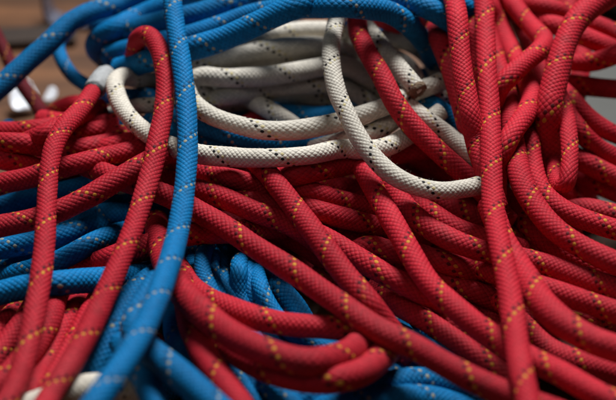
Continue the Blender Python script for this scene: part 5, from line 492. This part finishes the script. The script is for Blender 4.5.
NAME = {'t': 'red_rope', 'r': 'red_rope', 'b': 'blue_rope', 'w': 'white_rope', 'e': 'white_rope', 'k': 'red_rope'}
GROUP = {'t': 'red ropes in the heap', 'r': 'red ropes in the heap', 'b': 'blue ropes in the heap', 'w': 'white ropes in the heap', 'e': 'white ropes in the heap', 'k': 'red ropes in the heap'}
for c, dia, label, txt in ROPES:
    P = [[int(v) / 10000 for v in p.split(',')] for p in txt.split()]
    o, C, T = tube(P, dia / 2000, NAME[c], MAT[c])
    o['label'] = label; o['category'] = 'rope'; o['group'] = GROUP[c]
    if c == 't':
        # the end is bound in pale grey tape with a dark band at its lower edge
        k0 = int(.019 / .00065)
        def sleeve(i0, i1, rad, name, mat, seed):
            R = random.Random(seed); V = []; Fc = []; K = 36; idx = list(range(i0, i1, 2))
            for a_, i in enumerate(idx):
                n1 = np.cross(T[i], [0, 0, 1.]); n1 /= np.linalg.norm(n1); n2 = np.cross(T[i], n1)
                e = min(a_, len(idx)-1-a_); rr_ = rad*(1 - .12*max(0, 2-e)/2)
                for k in range(K):
                    an = 6.2832*k/K
                    w_ = 1 + .03*math.sin(3*an + a_*.55 + seed) + .02*R.uniform(-1, 1) + (.05 if (a_ + int(6*an/6.2832)) % 7 == 0 else 0)
                    V.append(tuple(C[i] + (n1*math.cos(an) + n2*math.sin(an))*rr_*w_))
            for a_ in range(len(idx)-1):
                for k in range(K): Fc.append((a_*K+k, a_*K+(k+1) % K, (a_+1)*K+(k+1) % K, (a_+1)*K+k))
            Fc.append(tuple(range(K))); Fc.append(tuple((len(idx)-1)*K+k for k in range(K)))
            s_ = mesh_obj(name, V, Fc, mat); s_.parent = o; s_.matrix_parent_inverse = Matrix.Translation(-o.location); return s_
        sleeve(0, k0, dia/2000*1.22, 'bound_end', plain('grey_tape', (.33, .33, .325), .6, .2, 300, bump=.5), 1)
        sleeve(k0-3, k0+5, dia/2000*1.13, 'tape_band', plain('black_tape', (.02, .02, .022), .6, .2, 200), 2)
    if c == 'e':
        # cut, frayed end: a rough brownish core plug with short fibre tufts
        e = C[-1]; t = T[-1]; r_ = dia / 2000
        a = np.cross(t, [0, 0, 1.]); a /= np.linalg.norm(a); b = np.cross(t, a)
        V = []; Fc = []; K = 26
        for ri, (fr, fz) in enumerate(((1.03, -.0016), (1.06, .0002), (.9, .0014), (.55, .0012), (.2, .0004))):
            for k in range(K):
                an = 6.2832*k/K; jit = 1 + .05*random.uniform(-1, 1); dz = random.uniform(-.0004, .0007)
                V.append(tuple(e + t*(fz+dz) + (a*math.cos(an) + b*math.sin(an))*r_*fr*jit))
        for ri in range(4):
            for k in range(K):
                Fc.append((ri*K+k, ri*K+(k+1) % K, (ri+1)*K+(k+1) % K, (ri+1)*K+k))
        Fc.append(tuple(4*K+k for k in range(K)))
        en = mesh_obj('cut_end', V, Fc, plain('cut_fibre', (.20, .13, .075), .8, .6, 900, bump=.8))
        en.parent = o; en.matrix_parent_inverse = Matrix.Translation(-o.location)

# ------------------------------------------------------------------ setting
me = bpy.data.meshes.new('floor'); bm = bmesh.new()
bmesh.ops.create_grid(bm, x_segments=4, y_segments=4, size=3.0); bm.to_mesh(me); bm.free()
fl = bpy.data.objects.new('floor', me); COL.objects.link(fl); me.materials.append(wood_mat()); fl['kind'] = 'structure'

def tag(o, label, cat):
    o['label'] = label; o['category'] = cat
def crumple(name, loc, size, mat, n=9, rough=.5, rot=(0, 0, 0), seed=1, outline=None):
    """a small crumpled sheet: a grid folded along random creases"""
    R = random.Random(seed); V = []; Fc = []
    creases = [(R.uniform(0, 6.28), R.uniform(-.4, .4), R.uniform(.3, 1)) for _ in range(7)]
    for i in range(n):
        for j in range(n):
            x, y = i/(n-1)-.5, j/(n-1)-.5
            e = (1 + .10*math.sin(3*math.atan2(y, x) + seed)) * .5 / max(.5, math.hypot(x, y))
            z = sum(abs(x*math.cos(a) + y*math.sin(a) - d)*k for a, d, k in creases)/7 - .25 + R.uniform(-.03, .03)
            V.append((x*e*size[0], y*e*size[1], z*rough*max(size)))
    for i in range(n-1):
        for j in range(n-1): Fc.append((i*n+j, (i+1)*n+j, (i+1)*n+j+1, i*n+j+1))
    o = mesh_obj(name, V, Fc, mat, smooth=True); o.location = loc; o.rotation_euler = rot
    so = o.modifiers.new('thickness', 'SOLIDIFY'); so.thickness = .0006
    return o
white = plain('glint_white', (.90, .90, .93), .35, .04)  # near-white sheets that draw the bright light reflections on the floor
tag(crumple('floor_glint', (-.177, .197, .012), (.017, .022), white, rot=(.75, 0, .3), seed=3),
    'larger white sheet drawing a light reflection on the brown floor by the thin dark red rope', 'scrap')
tag(crumple('floor_glint', (-.162, .205, .008), (.008, .010), white, rot=(.7, 0, -.5), seed=8),
    'smaller white sheet drawing a light reflection on the brown floor by the thin dark red rope', 'scrap')
tag(crumple('paper_scrap', (.0852, .0270, .0640), (.005, .005), plain('pale_paper', (.72, .68, .66), .7, .1), rot=(.9, 0, .4), seed=5, n=6),
    'tiny pale scrap caught beside the straight hanging red rope', 'scrap')
# bent grey metal bracket on the floor behind the heap
bm = bmesh.new()
def slab(bm, pts, th, y0, y1):
    """extrude an XZ polyline of thickness th from y0 to y1"""
    for (x0, z0), (x1, z1) in zip(pts[:-1], pts[1:]):
        dx, dz = x1-x0, z1-z0; L = math.hypot(dx, dz); nx, nz = -dz/L*th/2, dx/L*th/2
        q = [(x0+nx, z0+nz), (x1+nx, z1+nz), (x1-nx, z1-nz), (x0-nx, z0-nz)]
        vs = [bm.verts.new((x, y, z)) for y in (y0, y1) for x, z in q]
        for f in ((0, 1, 2, 3), (7, 6, 5, 4), (0, 4, 5, 1), (1, 5, 6, 2), (2, 6, 7, 3), (3, 7, 4, 0)):
            bm.faces.new([vs[k] for k in f])
slab(bm, [(-.019, .040), (-.0195, .014), (-.0165, .0065), (-.010, .004), (.022, .003)], .003, -.012, .012)
slab(bm, [(.0225, .0032), (.029, .008), (.031, .020)], .0028, -.011, .011)
bmesh.ops.bevel(bm, geom=bm.edges[:], offset=.0006, segments=2, affect='EDGES')
me = bpy.data.meshes.new('metal_bracket'); bm.to_mesh(me); bm.free()
br = bpy.data.objects.new('metal_bracket', me); COL.objects.link(br); br.scale = (.72, .72, .72); br.location = (-.170, .318, 0); br.rotation_euler = (0, 0, -.15)
me.materials.append(plain('dull_zinc', (.26, .26, .33), .3, .2, 60, metal=.7))
tag(br, 'bent grey metal bracket lying on the brown floor behind the heap', 'bracket')
# dark strip added to draw the shadow band in front of it
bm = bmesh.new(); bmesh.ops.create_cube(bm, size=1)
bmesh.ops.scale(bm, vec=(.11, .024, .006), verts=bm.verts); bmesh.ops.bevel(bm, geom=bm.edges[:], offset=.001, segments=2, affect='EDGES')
me = bpy.data.meshes.new('shadow_strip'); bm.to_mesh(me); bm.free()
ws = bpy.data.objects.new('shadow_strip', me); COL.objects.link(ws); ws.location = (-.215, .288, .0032); ws.rotation_euler = (0, 0, .12)
me.materials.append(plain('shadow_brown', (.030, .016, .009), .6, .5, 40)); tag(ws, 'dark brown strip drawing the shadow band on the floor at far left', 'strip')
# grey sheet under the right side of the heap and a dark green bag behind it
V = []; Fc = []; n = 26
for i in range(n):
    for j in range(n):
        x, y = i/(n-1), j/(n-1)
        V.append((.115 + .30*x + .004*math.sin(9*y), .06 + .225*y + .01*math.sin(5*x+1), .003 + .0015*math.sin(13*x+4*y) + .001*math.sin(21*y+3*x)))
for i in range(n-1):
    for j in range(n-1): Fc.append((i*n+j, (i+1)*n+j, (i+1)*n+j+1, i*n+j+1))
sh = mesh_obj('canvas_sheet', V, Fc, plain('grey_canvas', (.085, .082, .072), .8, .15, 60, bump=.3))
tag(sh, 'grey canvas sheet on the floor under the right side of the heap', 'sheet')
bm = bmesh.new(); bmesh.ops.create_uvsphere(bm, u_segments=40, v_segments=24, radius=1)
for v in bm.verts:
    c = v.co; k = 1 + .10*math.sin(6*c.x + 2*c.z) + .08*math.sin(9*c.y - 4*c.x) + .05*math.sin(14*c.z + 7*c.x)
    v.co = Vector((c.x*.075*k, c.y*.045*k, .030 + max(c.z, -.97)*.031*k))
for f in bm.faces: f.smooth = True
me = bpy.data.meshes.new('cloth_bag'); bm.to_mesh(me); bm.free()
bg_ = bpy.data.objects.new('cloth_bag', me); COL.objects.link(bg_); bg_.location = (.265, .345, 0)
me.materials.append(plain('dark_green_cloth', (.022, .028, .024), .85, .3, 80, bump=.4)); tag(bg_, 'dark green cloth bag slumped on the floor behind the right ropes', 'bag')


# ------------------------------------------------------------------ light
w = bpy.data.worlds.new('World'); scene.world = w; w.use_nodes = True
bg = w.node_tree.nodes['Background']; bg.inputs[0].default_value = (.75, .85, 1, 1); bg.inputs[1].default_value = .022
def area(name, loc, target, size, power, col):
    l = bpy.data.lights.new(name, 'AREA'); l.shape = 'RECTANGLE'; l.size, l.size_y = size; l.energy = power; l.color = col
    o = bpy.data.objects.new(name, l); COL.objects.link(o); o.location = loc
    o.rotation_euler = (Vector(target) - Vector(loc)).to_track_quat('-Z', 'Y').to_euler()
area('window_light', (.16, .60, 1.15), (0, .03, .05), (.5, .4), 27, (.94, .97, 1))
area('front_fill', (-.5, -.5, 1.3), (0, 0, .05), (.5, .5), 1.5, (1, .95, .88))  # added weak fill from the front, no source in view

# ------------------------------------------------------------------ camera
cam = bpy.data.cameras.new('camera'); co = bpy.data.objects.new('camera', cam); COL.objects.link(co)
pitch = math.radians(35); fwd = Vector((0, math.cos(pitch), -math.sin(pitch)))
co.location = Vector((0, 0, .07)) - .55*fwd
co.rotation_euler = (math.radians(90) - pitch, 0, 0)
cam.lens = 70; cam.sensor_width = 36; cam.clip_start = .01; cam.clip_end = 50
cam.dof.use_dof = True; cam.dof.focus_distance = .547; cam.dof.aperture_fstop = 5.6; cam.dof.aperture_blades = 0
scene.camera = co
scene.cycles.diffuse_bounces = 2
scene.view_settings.view_transform = 'Standard'; scene.view_settings.look = 'None'
scene.view_settings.exposure = 0; scene.view_settings.gamma = 1
